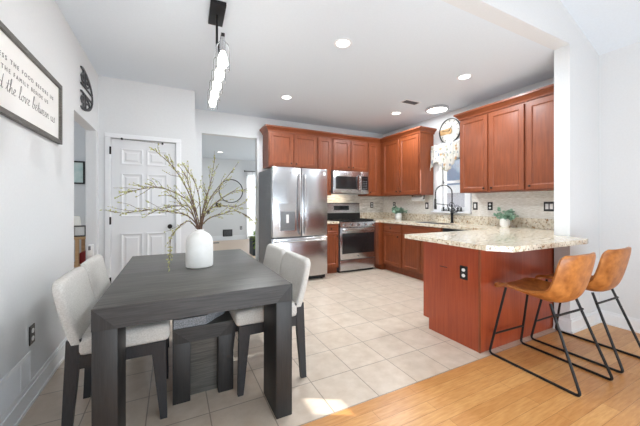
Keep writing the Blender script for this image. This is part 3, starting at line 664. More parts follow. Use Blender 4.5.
# ------------------------------------------------------------------ left wall: sign, monogram, return grille
t = thing('framed_sign', 'long white framed sign with dinner blessing lettering on the left wall', 'wall sign', (LX, 2.39, 1.70))
SY0, SY1, SZ0, SZ1 = 1.80, 2.888, 1.675, 2.122
MB().box(LX + .002, LX + .012, SY0 + .02, SY1 - .02, SZ0 + .02, SZ1 - .02).build('board', M['sign_panel'], t, False)
fr = MB(); R = []
fr.rings([[Vector((LX + d, y, z)) for y, z in ((SY0 + i, SZ0 + i), (SY1 - i, SZ0 + i), (SY1 - i, SZ1 - i), (SY0 + i, SZ1 - i))] for i, d in ((0, .002), (0, .028), (.028, .028), (.028, .002))], close=True)
fr.build('frame', M['sign_frame'], t, False)
def text_obj(body, size, oy, oz, name, parent, m, spacing=1.0, width=None):
    cu = bpy.data.curves.new(name, 'FONT'); cu.body = body; cu.size = size; cu.align_x = 'CENTER'; cu.space_character = spacing; cu.extrude = .0006
    to = bpy.data.objects.new('tmp', cu); C.objects.link(to)
    bpy.context.view_layer.update()
    me = bpy.data.meshes.new_from_object(to.evaluated_get(bpy.context.evaluated_depsgraph_get()))
    bpy.data.objects.remove(to)
    if width:
        xs = [v.co.x for v in me.vertices]; sc = width / (max(xs) - min(xs)); cx = (max(xs) + min(xs)) / 2
    else: sc, cx = 1, 0
    off = ORI[parent.name]
    for v in me.vertices:
        x, y, z = v.co; v.co = Vector((LX + .0128 + z, oy + (x - cx) * sc, oz + y)) - off
    ivs = sorted((min(me.vertices[i].co.y for i in p.vertices), max(me.vertices[i].co.y for i in p.vertices)) for p in me.polygons)
    run, gaps = ivs[0][1], []
    for lo, hi in ivs[1:]:
        if lo > run: gaps.append((lo - run, (lo + run) / 2))
        run = max(run, hi)
    nw = len(body.split()); cuts = sorted(c for g, c in sorted(gaps)[-(nw - 1):]) + [1e9]
    done = -1e9
    for c in cuts:                              # one part per word
        b2 = bmesh.new(); b2.from_mesh(me)
        bmesh.ops.delete(b2, geom=[f for f in b2.faces if not done < f.calc_center_bounds().y <= c], context='FACES')
        m2 = bpy.data.meshes.new(name); b2.to_mesh(m2); b2.free(); m2.materials.clear(); m2.materials.append(m); done = c
        o = bpy.data.objects.new(name, m2); C.objects.link(o); o.parent = parent; ORI[o.name] = off
    bpy.data.meshes.remove(me)
text_obj('BLESS THE FOOD BEFORE US', .034, 2.345, 1.966, 'lettering', t, M['print'], 1.5, .80)
text_obj('THE FAMILY BESIDE US', .034, 2.34, 1.910, 'lettering', t, M['print'], 1.5, .615)
# joined-up script line, one stroke list per letter (x, y in x-heights)
G = {'a': (1.0, [[(0.75, .85), (.45, 1.0), (.12, .7), (.1, .25), (.35, 0), (.65, .25), (.8, .95), (.78, .3), (.9, 0), (1.05, .15)]]),
     'n': (1.0, [[(0, .2), (.15, .95), (.2, 0), (.3, .6), (.55, 1.0), (.7, .7), (.72, .15), (.85, 0), (1.0, .15)]]),
     'd': (1.0, [[(.7, .8), (.4, .95), (.1, .6), (.15, .15), (.4, 0), (.65, .3), (.95, 2.2), (.78, .4), (.9, 0), (1.05, .15)]]),
     't': (.7, [[(0, .2), (.35, 1.0), (.5, 1.9), (.35, .4), (.45, 0), (.7, .15)], [(.05, 1.15), (.85, 1.35)]]),
     'h': (1.0, [[(0, .2), (.4, 1.3), (.5, 2.3), (.3, 2.0), (.2, 0), (.35, .7), (.6, 1.0), (.72, .6), (.75, .1), (.88, 0), (1.0, .15)]]),
     'e': (.8, [[(0, .2), (.4, .5), (.6, .85), (.4, 1.05), (.15, .6), (.25, .1), (.5, 0), (.8, .2)]]),
     'l': (.7, [[(0, .2), (.4, 1.2), (.55, 2.2), (.35, 2.3), (.2, 1.2), (.25, .2), (.45, 0), (.7, .2)]]),
     'o': (.85, [[(.45, 1.0), (.15, .8), (.1, .3), (.35, 0), (.65, .3), (.65, .8), (.45, 1.0), (.6, .8), (.85, .85)]]),
     'v': (.9, [[(0, .8), (.15, 1.0), (.25, .3), (.4, 0), (.6, .5), (.7, 1.0), (.9, .85)]]),
     'b': (.9, [[(0, .2), (.35, 1.3), (.5, 2.2), (.3, 2.2), (.15, .5), (.3, 0), (.6, .2), (.65, .7), (.4, .9), (.9, .8)]]),
     'w': (1.15, [[(0, .8), (.1, 1.0), (.15, .2), (.3, 0), (.5, .4), (.55, .9), (.6, .2), (.75, 0), (.95, .5), (.98, 1.0), (1.15, .85)]]),
     'u': (1.0, [[(0, .5), (.12, 1.0), (.12, .3), (.3, 0), (.6, .3), (.7, 1.0), (.7, .2), (.85, 0), (1.0, .15)]]),
     's': (.8, [[(0, .1), (.4, .9), (.5, 1.1), (.65, .5), (.5, 0), (.2, .05), (.8, .2)]]), ' ': (.75, [])}
txt = 'and the love between us'; tw = sum(G[ch][0] for ch in txt); sx = .86 / tw; sy = .034; x = 2.345 - .43
scr = MB()
def smooth_path(p, k=4):
    out = []
    for i in range(len(p) - 1):
        p0, p1, p2, p3 = p[max(i - 1, 0)], p[i], p[i + 1], p[min(i + 2, len(p) - 1)]
        for j in range(k):
            t_ = j / k
            out.append(tuple(.5 * (2 * b + (c - a) * t_ + (2 * a - 5 * b + 4 * c - d) * t_ ** 2 + (-a + 3 * b - 3 * c + d) * t_ ** 3) for a, b, c, d in zip(p0, p1, p2, p3)))
    return out + [tuple(p[-1])]
for ch in txt + ' ':
    wd, strokes = G[ch]
    if ch == ' ':
        scr.build('script_lettering', M['print'], t); scr = MB()
    for st in strokes:
        scr.tube([(LX + .013, x + (u + .12 * v_) * sx, 1.81 + v_ * sy) for u, v_ in smooth_path(st)], .0013, 5)
    x += wd * sx
scr.bm.free()
# split-letter monogram, cut from one board
mono = MB()
my, mz, mr = 3.50, 2.33, .195
def ribbon(path, wd):
    L, Rr = [], []
    for i, p in enumerate(path):
        a, b = path[max(i - 1, 0)], path[min(i + 1, len(path) - 1)]
        dx, dz = b[0] - a[0], b[1] - a[1]; l = math.hypot(dx, dz) or 1
        L.append((p[0] - dz / l * wd / 2, p[1] + dx / l * wd / 2)); Rr.append((p[0] + dz / l * wd / 2, p[1] - dx / l * wd / 2))
    mono.rings([[Vector((q, *L[i])) for q in (LX + .004, LX + .018)] + [Vector((q, *Rr[i])) for q in (LX + .018, LX + .004)] for i in range(len(path))])
ribbon([(my - .02 + .425 * math.cos(a), mz + mr * math.sin(a)) for a in [-PI * .48 + PI * .96 * k / 24 for k in range(25)]], .014)   # right-hand bow
for sg in (1, -1):
    z = lambda d: mz + sg * d
    for yy in (.055, .125): ribbon([(my + yy, z(.035)), (my + yy, z(.185))], .017)
    ribbon([(my - .03, z(.036)), (my + .385, z(.036))], .010)
    ribbon([(my - .03, z(.187)), (my + .10, z(.180)), (my + .17, z(.168))], .012)
    ribbon([(my + .125, z(.170)), (my + .22, z(.150)), (my + .285, z(.118)), (my + .26, z(.080)), (my + .20, z(.060)), (my + .125, z(.055))], .013)
    ribbon([(my + .125, z(.105)), (my + .19, z(.112)), (my + .215, z(.095))], .008)
    ribbon([(my + .055, z(.11)), (my + .01, z(.14)), (my - .02, z(.11)), (my, z(.075)), (my + .055, z(.07))], .009)
tag(mono.build('monogram_letter', M['letter'], origin='auto', smooth=False), 'grey cut-out split letter with scrolls on the wall above the left doorway', 'wall decor')
t = thing('return_air_grille', 'white louvred return air grille low on the left wall', 'vent', (LX, 2.1, .1))
MB().panel((LX, 1.80, .125), (0, 1, 0), (0, 0, 1), (1, 0, 0), .60, .195, [(0, 0), (0, .006), (.018, .009), (.022, .003), (.03, .002)]).build('frame', M['trim'], t, False)
MB().box(LX + .0005, LX + .0018, 1.82, 2.38, .145, .30).build('backing', M['steel_dark'], t, False)
for k in range(14):
    z = .15 + k * .0113
    MB().hexa([(LX + .002, 1.822, z), (LX + .009, 1.822, z - .004), (LX + .009, 2.378, z - .004), (LX + .002, 2.378, z)], [(LX + .002, 1.822, z + .002), (LX + .009, 1.822, z - .002), (LX + .009, 2.378, z - .002), (LX + .002, 2.378, z + .002)]).build('louvre', M['trim'], t, False)
MB().box(LX + .001, LX + .010, 2.255, 2.27, .147, .30).build('divider', M['trim'], t, False)

# ------------------------------------------------------------------ window wall decor
t = thing('wall_clock', 'round white clock with black rim and wooden bar above the kitchen window', 'clock', (RX, 3.315, 2.21))
cy, cz = 3.315, 2.415
MB().lathe([(.001, -.004), (.195, -.004), (.195, -.014), (.001, -.014)], (RX, cy, cz), 48, 'x').build('face', M['clock_face'], t)
MB().lathe([(.188, -.004), (.203, -.004), (.203, -.028), (.188, -.028)], (RX, cy, cz), 48, 'x')
rim = MB(); rim.rings([[Vector((RX - d, cy + r * math.cos(a), cz + r * math.sin(a))) for r, d in ((.192, .004), (.204, .004), (.204, .026), (.192, .026))] for a in [2 * PI * k / 48 for k in range(48)]], close=True)
rim.build('rim', M['black_metal'], t)
for k in range(12):
    a = PI * k / 6; u = Vector((0, math.cos(a), math.sin(a))); c_ = Vector((RX - .015, cy, cz))
    MB().tube([c_ + u * .150, c_ + u * .180], .004, 6).build('hour_mark', M['black'], t)
MB().box(RX - .022, RX - .015, cy - .02, cy + .185, cz - .045, cz + .045, .003).build('wooden_bar', M['jute'], t)
MB().lathe([(.001, -.022), (.05, -.022), (.05, -.028), (.001, -.028)], (RX, cy, cz), 28, 'x').build('hub', M['jute'], t)
MB().tube([(RX - .03, cy, cz), (RX - .03, cy - .05, cz + .075)], .005, 6).build('hour_hand', M['black'], t)
MB().tube([(RX - .033, cy, cz), (RX - .033, cy + .13, cz + .02)], .004, 6).build('minute_hand', M['black'], t)
t = thing('window_valance', 'white floral scalloped valance on a rod over the kitchen window', 'valance', (RX - .07, 3.3, 1.8))
g = []
for r in range(15):
    row = []
    for k in range(97):
        f_ = k / 96; y = 3.76 - .90 * f_
        swag = .20 + .10 * math.cos(2 * PI * f_ * 2) + .10 * abs(2 * f_ - 1) ** 2
        z = 2.215 - (r / 14) * (.17 + swag)
        fold = .016 * math.sin(f_ * 2 * PI * 15 + .6 * math.sin(r * .5)) * (.5 + r / 20)
        row.append((RX - .075 - fold - .02 * (r / 14), y, z))
    g.append(row)
o = MB().sheet(g).build('cloth', M['floral'], t, ang=80); md_ = o.modifiers.new('thickness', 'SOLIDIFY'); md_.thickness = .003
rod = MB(); rod.cyl((RX - .06, 2.885, 2.20), (RX - .06, 3.74, 2.20), .008)
for y in (2.9, 3.72): rod.cyl((RX - .06, y, 2.20), (RX, y, 2.20), .006)
rod.build('rod', M['black_metal'], t)
orn = MB()
def curl(y, z, r): orn.tube([(RX - .03, y + r * k / 30 * math.cos(k * .42), z + r * k / 30 * math.sin(k * .42)) for k in range(4, 31)], .0045, 6)
orn.box(RX - .042, RX - .018, 3.07, 3.46, 1.10, 1.112)
for y, z, r in ((3.17, 1.17, .055), (3.27, 1.20, .075), (3.38, 1.17, .05), (3.11, 1.15, .04)): curl(y, z, r)
for y in (3.09, 3.15, 3.22, 3.32, 3.42): orn.box(RX - .036, RX - .024, y - .008, y + .008, 1.105, 1.165)
tag(orn.build('scroll_ornament', M['black_metal'], origin='auto'), 'black scrolled metal ornament standing on the kitchen window sill', 'ornament')
t = thing('paper_towel_holder', 'white paper towel roll on a holder under the corner wall cabinet', 'paper towel holder', (3.88, 3.84, 1.31))
MB().lathe([(.018, 3.76), (.045, 3.76), (.045, 4.00), (.018, 4.00)], (3.92, 0, 1.315), 28, 'y').build('paper_roll', M['paper'], t)
MB().cyl((3.92, 3.74, 1.315), (3.92, 4.02, 1.315), .008).build('rod', M['black_metal'], t)
for y in (3.738, 4.018): MB().box(3.91, 3.93, y, y + .006, 1.305, UB - .0005).build('bracket', M['black_metal'], t, False)
def plant(label, x, y, s, n):
    t = thing('potted_plant', label, 'potted plant', (x, y, .9155), 'small eucalyptus plants on the countertop')
    MB().lathe([(.001, .9155), (.036 * s, .9155), (.05 * s, .915 + .03 * s), (.052 * s, .915 + .07 * s), (.042 * s, .915 + .098 * s), (.037 * s, .915 + .10 * s), (.036 * s, .915 + .085 * s), (.001, .915 + .08 * s)], (x, y, 0), 26).build('pot', M['ceramic'], t)
    lf = MB(); z0 = .915 + .085 * s
    for k in range(n):
        a = random.uniform(0, 2 * PI); e = random.uniform(.35, 1.4); L = random.uniform(.075, .13) * s
        d = Vector((math.cos(a) * math.cos(e), math.sin(a) * math.cos(e), math.sin(e))); b = Vector((x, y, z0)) + Vector((math.cos(a), math.sin(a), 0)) * .015 * s
        lf.tube([b, b + d * L * .6, b + d * L], [.002, .0016, .001], 5)
        for q in range(6):
            c_ = b + d * L * (.35 + .13 * q); r = random.uniform(.012, .018) * s
            nrm = Vector((random.gauss(0, 1), random.gauss(0, 1), random.gauss(0, 1) + .8)).normalized(); u = nrm.orthogonal().normalized(); v_ = nrm.cross(u)
            c_ = c_ + u * r
            lf.rings([[c_ + (u * math.cos(2 * PI * i / 7) * 1.2 + v_ * math.sin(2 * PI * i / 7)) * r * f2 + nrm * h for i in range(7)] for f2, h in ((.9, -.0008), (1, 0), (.9, .0008))])
    lf.build('foliage', M['leaf'], t, ang=60)
plant('eucalyptus in a round white pot on the granite near the white stub wall', 3.88, 2.325, 1.15, 30)
plant('eucalyptus in a round white pot in the counter corner near the range', 3.90, 4.37, 1.3, 34)

# ------------------------------------------------------------------ dining set
TX0, TX1, TY0, TY1, TZ = -.319, .618, 1.584, 3.04, .76
t = thing('dining_table', 'charcoal wood waterfall-leg dining table with the white vase on it', 'dining table', ((TX0 + TX1) / 2, (TY0 + TY1) / 2, 0))
MB().box(TX0, TX1, TY0, TY1, TZ - .10, TZ, .003).build('tabletop', M['black_wood_x'], t)
LW, LD = .096, .262
for y0, y1 in ((TY0 + .001, TY0 + LD), (TY1 - .19, TY1 - .001)):
    for x0, x1 in ((TX0 + .001, TX0 + LW), (TX1 - LW, TX1 - .001)): MB().box(x0, x1, y0, y1, 0, TZ - .10, .003).build('leg', M['black_wood'], t)
MB().box(TX0, TX1, TY0 - .0006, TY0 + .01, TZ - .0995, TZ - .003).build('end_apron', M['black_wood_h'], t, False)
for xa, xb in ((TX0, TX0 + LW), (TX1, TX1 - LW)):       # mitred corners of the near end
    MB().prism([(xa, TZ - .001), (xb, TZ - .0995), (xa, TZ - .0995)], lambda u, v_, q: (u, q, v_), TY0 - .0014, TY0 + .01).build('mitred_corner', M['black_wood'], t, False)
# bench
B0, B1, BY0, BY1, BZ = -.003, .357, 1.975, 2.93, .455
t = thing('dining_bench', 'charcoal wood waterfall bench pushed under the dining table', 'bench', ((B0 + B1) / 2, (BY0 + BY1) / 2, 0))
MB().box(B0, B1, BY0, BY1, BZ - .09, BZ, .003).build('seat', M['black_wood_x'], t)
for y0, y1 in ((BY0 + .001, BY0 + .075), (BY1 - .075, BY1 - .001)):
    for x0, x1 in ((B0 + .001, B0 + .10), (B1 - .095, B1 - .001)): MB().box(x0, x1, y0, y1, 0, BZ - .09, .003).build('leg', M['black_wood'], t)
for y in (BY0 + .06, BY1 - .08): MB().box(B0 + .10, B1 - .095, y, y + .02, .0, BZ - .09).build('infill_panel', M['black_wood_x'], t, False)
MB().box(B0, B1, BY0 - .0006, BY0 + .01, BZ - .0895, BZ - .003).build('end_apron', M['black_wood_h'], t, False)
for xa, xb in ((B0, B0 + .10), (B1, B1 - .095)):
    MB().prism([(xa, BZ - .001), (xb, BZ - .0895), (xa, BZ - .0895)], lambda u, v_, q: (u, q, v_), BY0 - .0014, BY0 + .01).build('mitred_corner', M['black_wood'], t, False)
cu = MB(); slab(cu, [(B0 + .006, BY0 + .012), (B0 + .19, BY0 + .012), (B0 + .33, BY0 + .16), (B0 + .33, BY1 - .05), (B0 + .006, BY1 - .05)], BZ, BZ + .055); bevel_all(cu, .016)
tag(cu.build('bench_cushion', M['tweed'], origin='auto'), 'grey tweed seat pad lying on the bench under the table', 'cushion')
# chairs (front = +x)
def make_chair(label):
    t = thing('dining_chair', label, 'chair', (0, 0, 0), 'linen dining chairs around the table')
    hw = .225
    for sgn in (-1, 1):
        y1 = sgn * hw; y0 = sgn * (hw - .038); a, b = sorted((y0, y1)); c0, c1 = sorted((y1 - sgn * .032, y1 - sgn * .002))
        MB().hexa([(.203, c0, 0), (.238, c0, 0), (.238, c1, 0), (.203, c1, 0)], [(.155, a, .44), (.230, a, .44), (.230, b, .44), (.155, b, .44)]).build('leg', M['chair_wood'], t, False)
        MB().hexa([(-.236, c0, 0), (-.198, c0, 0), (-.198, c1, 0), (-.236, c1, 0)], [(-.214, a, .53), (-.150, a, .53), (-.150, b, .53), (-.214, b, .53)]).build('leg', M['chair_wood'], t, False)
        MB().box(-.19, .18, a + .006, b - .006, .375, .44).build('side_rail', M['chair_wood'], t, False)
    MB().box(.175, .205, -hw + .038, hw - .038, .38, .44).build('front_rail', M['chair_wood'], t, False)
    MB().box(-.205, -.175, -hw + .038, hw - .038, .38, .44).build('rear_rail', M['chair_wood'], t, False)
    MB().box(-.175, .252, -.230, .230, .438, .535, .03, seg=4).build('seat', M['linen'], t)
    bk = MB(); R = []
    nz = 16
    for k in range(nz + 1):
        f_ = k / nz; z = .505 + .314 * f_
        x = -.180 - .076 * f_ - .006 * math.sin(PI * f_)
        wd = .228 + .012 * math.sin(PI / 2 * min(1, f_ * 1.1)); th = .033 - .006 * f_
        if f_ > .86: wd -= .032 * (1 - math.sqrt(max(0, 1 - ((f_ - .86) / .14) ** 2)))
        ring = []
        for i in range(36):
            a = 2 * PI * i / 36; ca, sa = math.cos(a), math.sin(a)
            yy = math.copysign(abs(sa) ** .25, sa) * wd; xx = math.copysign(abs(ca) ** .5, ca) * th
            ring.append((x + xx + .006 * (yy / .23) ** 2, yy, z))
        R.append(ring)
    c_ = -.180 - .076
    R.append([(c_ + (p[0] - c_) * .75, p[1] * .985, .826) for p in R[-1]]); R.append([(c_ + (p[0] - c_) * .25, p[1] * .96, .829) for p in R[-1]])
    bk.rings([[Vector(p) for p in r] for r in R]).build('backrest', M['linen'], t, ang=50)
    return t
ch = make_chair('oatmeal linen chair on the wall side of the table, beside the wall outlet')
ch.location = (-.267, 2.105, 0)
dup(ch, (-.267, 2.605, 0), 0, 'oatmeal linen chair on the wall side of the table, nearer the pantry door')
dup(ch, (.605, 2.105, 0), PI, 'oatmeal linen chair on the kitchen side of the table, nearer the camera')
dup(ch, (.605, 2.60, 0), PI, 'oatmeal linen chair on the kitchen side of the table, nearer the refrigerator')
# vase
VX, VY = .176, 2.335
tag(MB().lathe([(.001, TZ), (.088, TZ), (.094, TZ + .006), (.095, TZ + .03), (.094, TZ + .17), (.088, TZ + .205), (.070, TZ + .235), (.045, TZ + .252), (.032, TZ + .258), (.031, TZ + .272), (.026, TZ + .273), (.025, TZ + .255), (.06, TZ + .22), (.08, TZ + .17), (.08, TZ + .02), (.001, TZ + .015)], (VX, VY, 0), 40).build('vase', M['ceramic'], origin='auto'),
    'white ceramic bottle-shaped vase on the dining table', 'vase')
def px3(px, py, Y):           # a picture direction laid out on the depth Y
    a = (px - 320) / FPX; c_, s_ = math.cos(YAW), math.sin(YAW); rx, ry, rz = c_ * a + s_, -s_ * a + c_, (204 - py) / FPX
    k = Y / ry; return Vector((rx * k, Y, CAMH + rz * k))
BR = [([(199, 229), (196, 212), (185, 185), (172, 166), (158, 153), (151, 148)], -.25, 'tallest twig arching up left in front of the pantry door'),
      ([(199, 229), (192, 205), (181, 196), (163, 188), (148, 188), (130, 192), (115, 198)], -.20, 'long twig reaching left level with the door lock rail, tip bent down'),
      ([(199, 229), (188, 216), (165, 211), (145, 210), (125, 213), (110, 211)], -.05, 'lowest long twig stretched flat to the left hinge of the door'),
      ([(199, 229), (189, 221), (178, 228), (171, 238), (170, 252), (169, 266)], -.10, 'drooping twig hanging over the left table edge'),
      ([(199, 229), (200, 205), (196, 185), (187, 170), (183, 163)], .10, 'upright twig just left of the vase neck'),
      ([(199, 229), (204, 205), (210, 185), (213, 170), (215, 157)], .15, 'straight tall twig rising right of the vase neck'),
      ([(199, 229), (207, 205), (216, 190), (228, 176), (238, 163)], .05, 'twig slanting up right across the hall opening'),
      ([(199, 229), (205, 214), (218, 201), (232, 192), (243, 190), (252, 192)], .20, 'twig crossing in front of the round hall mirror'),
      ([(199, 229), (208, 219), (222, 214), (236, 211), (248, 217), (256, 224)], .10, 'twig arching right toward the refrigerator side'),
      ([(199, 229), (196, 210), (190, 190), (186, 176), (178, 165)], -.12, 'short twig among the upright twigs, leaning left'),
      ([(199, 229), (206, 212), (220, 206), (238, 206), (253, 194)], -.12, 'twig rising right past the mirror, tip near the refrigerator'),
      ([(199, 229), (190, 208), (178, 206), (160, 209), (144, 217)], .12, 'twig bending low left toward the door knob'),
      ([(199, 229), (203, 212), (207, 198), (203, 182)], -.08, 'short budding twig in the middle of the vase'),
      ([(199, 229), (192, 214), (184, 207), (172, 196), (158, 196)], .18, 'twig reaching left between the two long left twigs')]
for path, dep, lab in BR:
    n = len(path); pts = []
    for i, (px, py) in enumerate(path):
        q = px3(px, py, VY + dep * (i / (n - 1)) ** 1.2)
        pts.append(q)
    pts[0] = Vector((VX + random.uniform(-.012, .012), VY + random.uniform(-.012, .012), TZ + .262))
    root = Vector((VX + random.uniform(-.03, .03), VY + random.uniform(-.03, .03), TZ + .03))
    sp_ = [Vector(p) for p in smooth_path([tuple(p) for p in pts], 5)]
    full = [root] + sp_; m_ = len(full)
    st = MB(); st.tube(full, [.0050 * (1 - .74 * i / (m_ - 1)) for i in range(m_)], 6)
    bd = MB()
    def bud(p, d, s):
        d = d.normalized(); u = d.orthogonal().normalized(); v_ = d.cross(u)
        bd.rings([[p + d * s * a + (u * math.cos(2 * PI * i / 5) + v_ * math.sin(2 * PI * i / 5)) * s * r for i in range(5)] for a, r in ((0, .06), (.35, .28), (.7, .22), (1, .03))])
    def rnd(): return Vector((random.gauss(0, 1), random.gauss(0, 1), random.gauss(0, 1)))
    for i in range(4, m_ - 1):
        d = (full[i + 1] - full[i - 1]).normalized()
        for q in range(2):
            if random.random() < .75: bud(full[i].lerp(full[i + 1], random.random()), (d + rnd() * .6), random.uniform(.009, .019))
        if 4 < i < m_ - 5 and random.random() < .85:                      # side twig
            L = random.uniform(.05, .16); dd = (d + rnd() * .35).normalized(); e = full[i] + dd * L
            mid = full[i] + dd * L * .5 + rnd() * .006
            st.tube([full[i], mid, e], [.0018, .0013, .0007], 5)
            for q in range(5): bud(full[i].lerp(e, random.uniform(.3, 1)), dd + rnd() * .6, random.uniform(.008, .016))
    br = thing('budding_branch', lab, 'branch', full[0], 'budding branches in the white vase')
    st.build('stem', M['twig'], br, ang=60); bd.build('leaves', M['bud'], br, ang=60)

# ------------------------------------------------------------------ bar stools (front = +y)
def make_stool(label):
    t = thing('bar_stool', label, 'stool', (0, 0, 0), 'leather stools at the breakfast bar')
    def rnd_path(P, r=.03):
        out = [Vector(P[0])]
        for i in range(1, len(P) - 1):
            a, b, c_ = Vector(P[i - 1]), Vector(P[i]), Vector(P[i + 1]); u = (a - b).normalized(); v_ = (c_ - b).normalized()
            for k in range(6):
                f_ = k / 5; out.append((b + u * r) * (1 - f_) ** 2 + b * 2 * f_ * (1 - f_) + (b + v_ * r) * f_ ** 2)
        out.append(Vector(P[-1])); return out
    for s in (-1, 1):
        MB().tube(rnd_path([(s * .15, .205, .558), (s * .205, .305, .009), (s * .205, -.305, .009), (s * .16, -.112, .530)]), .009, 10).build('sled_leg', M['black_metal'], t)
    MB().cyl((-.193, .276, .17), (.193, .276, .17), .0075).build('footrest', M['black_metal'], t)
    MB().cyl((-.178, -.146, .455), (.178, -.146, .455), .0075).build('back_crossbar', M['black_metal'], t)
    prof = [(.276, .538), (.270, .549), (.25, .556), (.18, .550), (.10, .536), (.02, .522), (-.05, .513), (-.10, .514), (-.145, .527), (-.180, .560), (-.203, .615), (-.220, .68), (-.235, .745), (-.248, .81), (-.257, .855), (-.261, .880)]
    hw = [.165, .190, .203, .21, .213, .216, .219, .222, .225, .229, .231, .231, .230, .227, .217, .188]
    g = []
    for (y, z), h in zip(prof, hw):
        i = prof.index((y, z)); f_ = i / (len(prof) - 1); row = []
        up = .030 + .06 * math.exp(-((f_ - .50) / .18) ** 2); fw = .0 if f_ < .4 else .055 * min(1, (f_ - .4) / .25)
        if f_ < .2: up *= f_ / .2
        if f_ > .6: up *= max(0, 1 - (f_ - .6) / .3)
        for k in range(25):
            q = k / 12 - 1; c_ = abs(q) ** 2.6
            row.append((q * h * (1 - .04 * c_), y + fw * c_, z + up * c_))
        g.append(row)
    o = MB().sheet(g).build('seat_shell', M['leather'], t, ang=180)
    sm = o.modifiers.new('smooth', 'SUBSURF'); sm.levels = 1; sm.render_levels = 2
    so = o.modifiers.new('thickness', 'SOLIDIFY'); so.thickness = .020; so.offset = -1
    so2 = o.modifiers.new('soft_edge', 'BEVEL'); so2.width = .007; so2.segments = 3; so2.limit_method = 'ANGLE'; so2.angle_limit = 1.0
    return t
s1 = make_stool('caramel leather bucket stool at the bar, in front of the cherry panel')
s1.location = (2.50, 1.195, 0); s1.rotation_euler = (0, 0, -.04)
dup(s1, (3.085, 1.19, 0), -.01, 'caramel leather bucket stool at the bar, beside the right wall')

# ------------------------------------------------------------------ hall and side room contents
t = thing('round_mirror', 'round thin black framed mirror on the far hall wall', 'mirror', (1.757, 10.2, 1.25))
mr = MB(); mr.rings([[Vector((1.757 + r * math.cos(a), 10.2 - d, 1.66 + r * math.sin(a))) for r, d in ((.375, .004), (.40, .004), (.40, .03), (.375, .03))] for a in [2 * PI * k / 56 for k in range(56)]], close=True)
mr.build('frame', M['black_metal'], t)
MB().lathe([(.001, -.005), (.377, -.005), (.377, -.01), (.001, -.01)], (1.757, 10.2, 1.66), 56, 'y').build('mirror_glass', M['mirror'], t)
t = thing('wall_register', 'dark return vent low on the far hall wall below the mirror', 'vent', (1.64, 10.2, .13))
MB().box(1.49, 1.80, 10.18, 10.198, .13, .36, .004).build('frame', M['black'], t)
for k in range(6): MB().box(1.52, 1.77, 10.172, 10.18, .155 + k * .032, .168 + k * .032).build('louvre', M['steel_dark'], t, False)
tag(MB().box(1.26, 1.44, 10.17, 10.199, 1.11, 1.26, .01).build('thermostat', M['black'], origin='auto'), 'black thermostat panel on the far hall wall left of the mirror', 'thermostat')
tag(MB().box(1.0, 1.075, 10.185, 10.199, .89, 1.01, .004).build('light_switch', M['black'], origin='auto'), 'small black switch plate on the far hall wall, lower left of the thermostat', 'switch')
tag(MB().box(1.03, 1.29, 9.55, 9.68, 0, .012, .004).build('floor_register', M['black'], origin='auto'), 'dark floor register in the hall hardwood behind the vase', 'vent')
t = thing('curtain_panel', 'white sheer curtain on a black rod at the far hall window', 'curtain', (2.6, 10.08, .02))
g = []
for r in range(3):
    g.append([(2.26 + .62 * k / 90, 10.08 + .03 * math.sin(k * .75) + .01 * math.sin(k * .31), 2.33 - r * 1.155) for k in range(91)])
o = MB().sheet(g).build('cloth', M['curtain'], t, ang=80); rd_ = MB(); rd_.cyl((2.2, 10.08, 2.345), (3.3, 10.08, 2.345), .014); rd_.lathe([(.001, -.03), (.03, -.01), (.03, .01), (.001, .03)], (2.19, 10.08, 2.345), 14, 'x')
for x in (2.24, 3.2): rd_.cyl((x, 10.08, 2.345), (x, 10.2, 2.345), .008)
rd_.build('rod', M['black_metal'], t)
t = thing('planter', 'dark teal planter box with a leafy green plant beside the refrigerator, in the hall', 'planter', (1.85, 7.0, 0))
pb = MB(); pb.rings([[Vector((x, y, z)) for x, y in ((1.69 + d, 6.85 + d), (1.99 - d, 6.85 + d), (1.99 - d, 7.25 - d), (1.69 + d, 7.25 - d))] for d, z in ((0, 0), (0, .42), (.03, .42), (.03, .36))])
pb.build('box', M['teal'], t, False)
lf = MB()
for k in range(90):
    a = random.uniform(0, 2 * PI); L = random.uniform(.2, .55); e = random.uniform(-.9, .9)
    b = Vector((1.80, 6.93, .40)); d = Vector((math.cos(a) * math.cos(e), math.sin(a) * math.cos(e), math.sin(e)))
    c_ = b + d * L * .45 + Vector((.02, -.16, .0)); u = d; v_ = d.cross(Vector((.1, .2, 1))).normalized()
    lf.rings([[c_ + u * math.cos(2 * PI * i / 8) * .09 + v_ * math.sin(2 * PI * i / 8) * .03 + Vector((0, 0, h)) for i in range(8)] for h in (0, .002)])
    lf.tube([b, c_], .003, 4)
lf.build('foliage', M['leaf_green'], t, False)
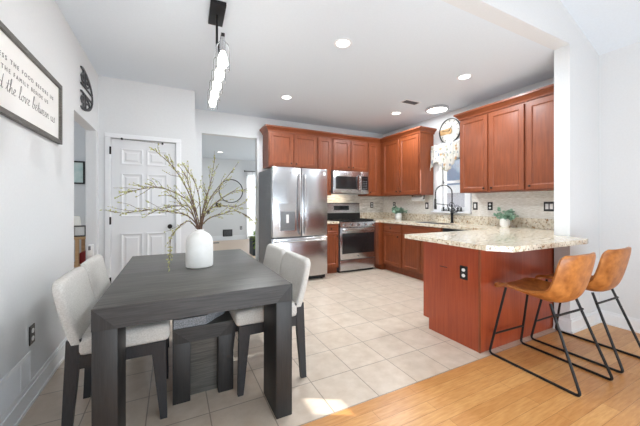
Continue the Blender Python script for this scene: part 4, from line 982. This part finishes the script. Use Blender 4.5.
# side room
t = thing('picture', 'teal and white abstract picture in a dark frame seen through the left doorway', 'picture', (-1.48, 6.0, 1.55))
MB().box(-1.72, -1.30, 5.985, 5.998, 1.56, 1.90).build('art', M['art'], t, False)
pf = MB(); pf.rings([[Vector((x, 6.0 - d, z)) for x, z in ((-1.74 + i, 1.545 + i), (-1.285 - i, 1.545 + i), (-1.285 - i, 1.915 - i), (-1.74 + i, 1.915 - i))] for i, d in ((0, .001), (0, .03), (.022, .03), (.022, .001))], close=True)
pf.build('frame', M['black'], t, False)
t = thing('console_table', 'tan wood console table with a shelf in the room beyond the left doorway', 'table', (-1.5, 5.6, 0))
MB().box(-1.85, -1.13, 5.40, 5.78, .70, .735, .003).build('top', M['tan_wood'], t)
MB().box(-1.83, -1.15, 5.42, 5.76, .30, .325).build('shelf', M['tan_wood'], t, False)
for x in (-1.83, -1.275):
    for y in (5.41, 5.73): MB().box(x, x + .04, y, y + .04, 0, .70).build('leg', M['tan_wood'], t, False)
t = thing('table_lamp', 'white shaded table lamp on the tan console table', 'lamp', (-1.36, 5.6, .735))
MB().lathe([(.001, .735), (.05, .735), (.05, .75), (.012, .765), (.012, .86), (.001, .86)], (-1.36, 5.6, 0), 18).build('base', M['ceramic'], t)
MB().lathe([(.115, .85), (.118, .85), (.095, 1.03), (.092, 1.03)], (-1.36, 5.6, 0), 24).build('lamp_shade', M['lamp_shade'], t)
t = thing('photo_frame', 'black photo frame standing on the tan console table', 'photo frame', (-1.20, 5.5, .735))
pf = MB(); pf.rings([[Vector((x, 5.5 - d, z)) for x, z in ((-1.32 + i, .736 + i), (-1.165 - i, .736 + i), (-1.165 - i, .90 - i), (-1.32 + i, .90 - i))] for i, d in ((0, 0), (0, .02), (.016, .02), (.016, 0))], close=True)
pf.build('frame', M['black'], t, False); MB().box(-1.31, -1.175, 5.489, 5.495, .746, .89).build('photo', M['paper'], t, False)
tag(MB().box(-1.24, -1.16, 5.45, 5.70, .326, .50, .02).build('storage_box', M['red'], origin='auto'), 'dark red box on the shelf of the tan console table', 'box')
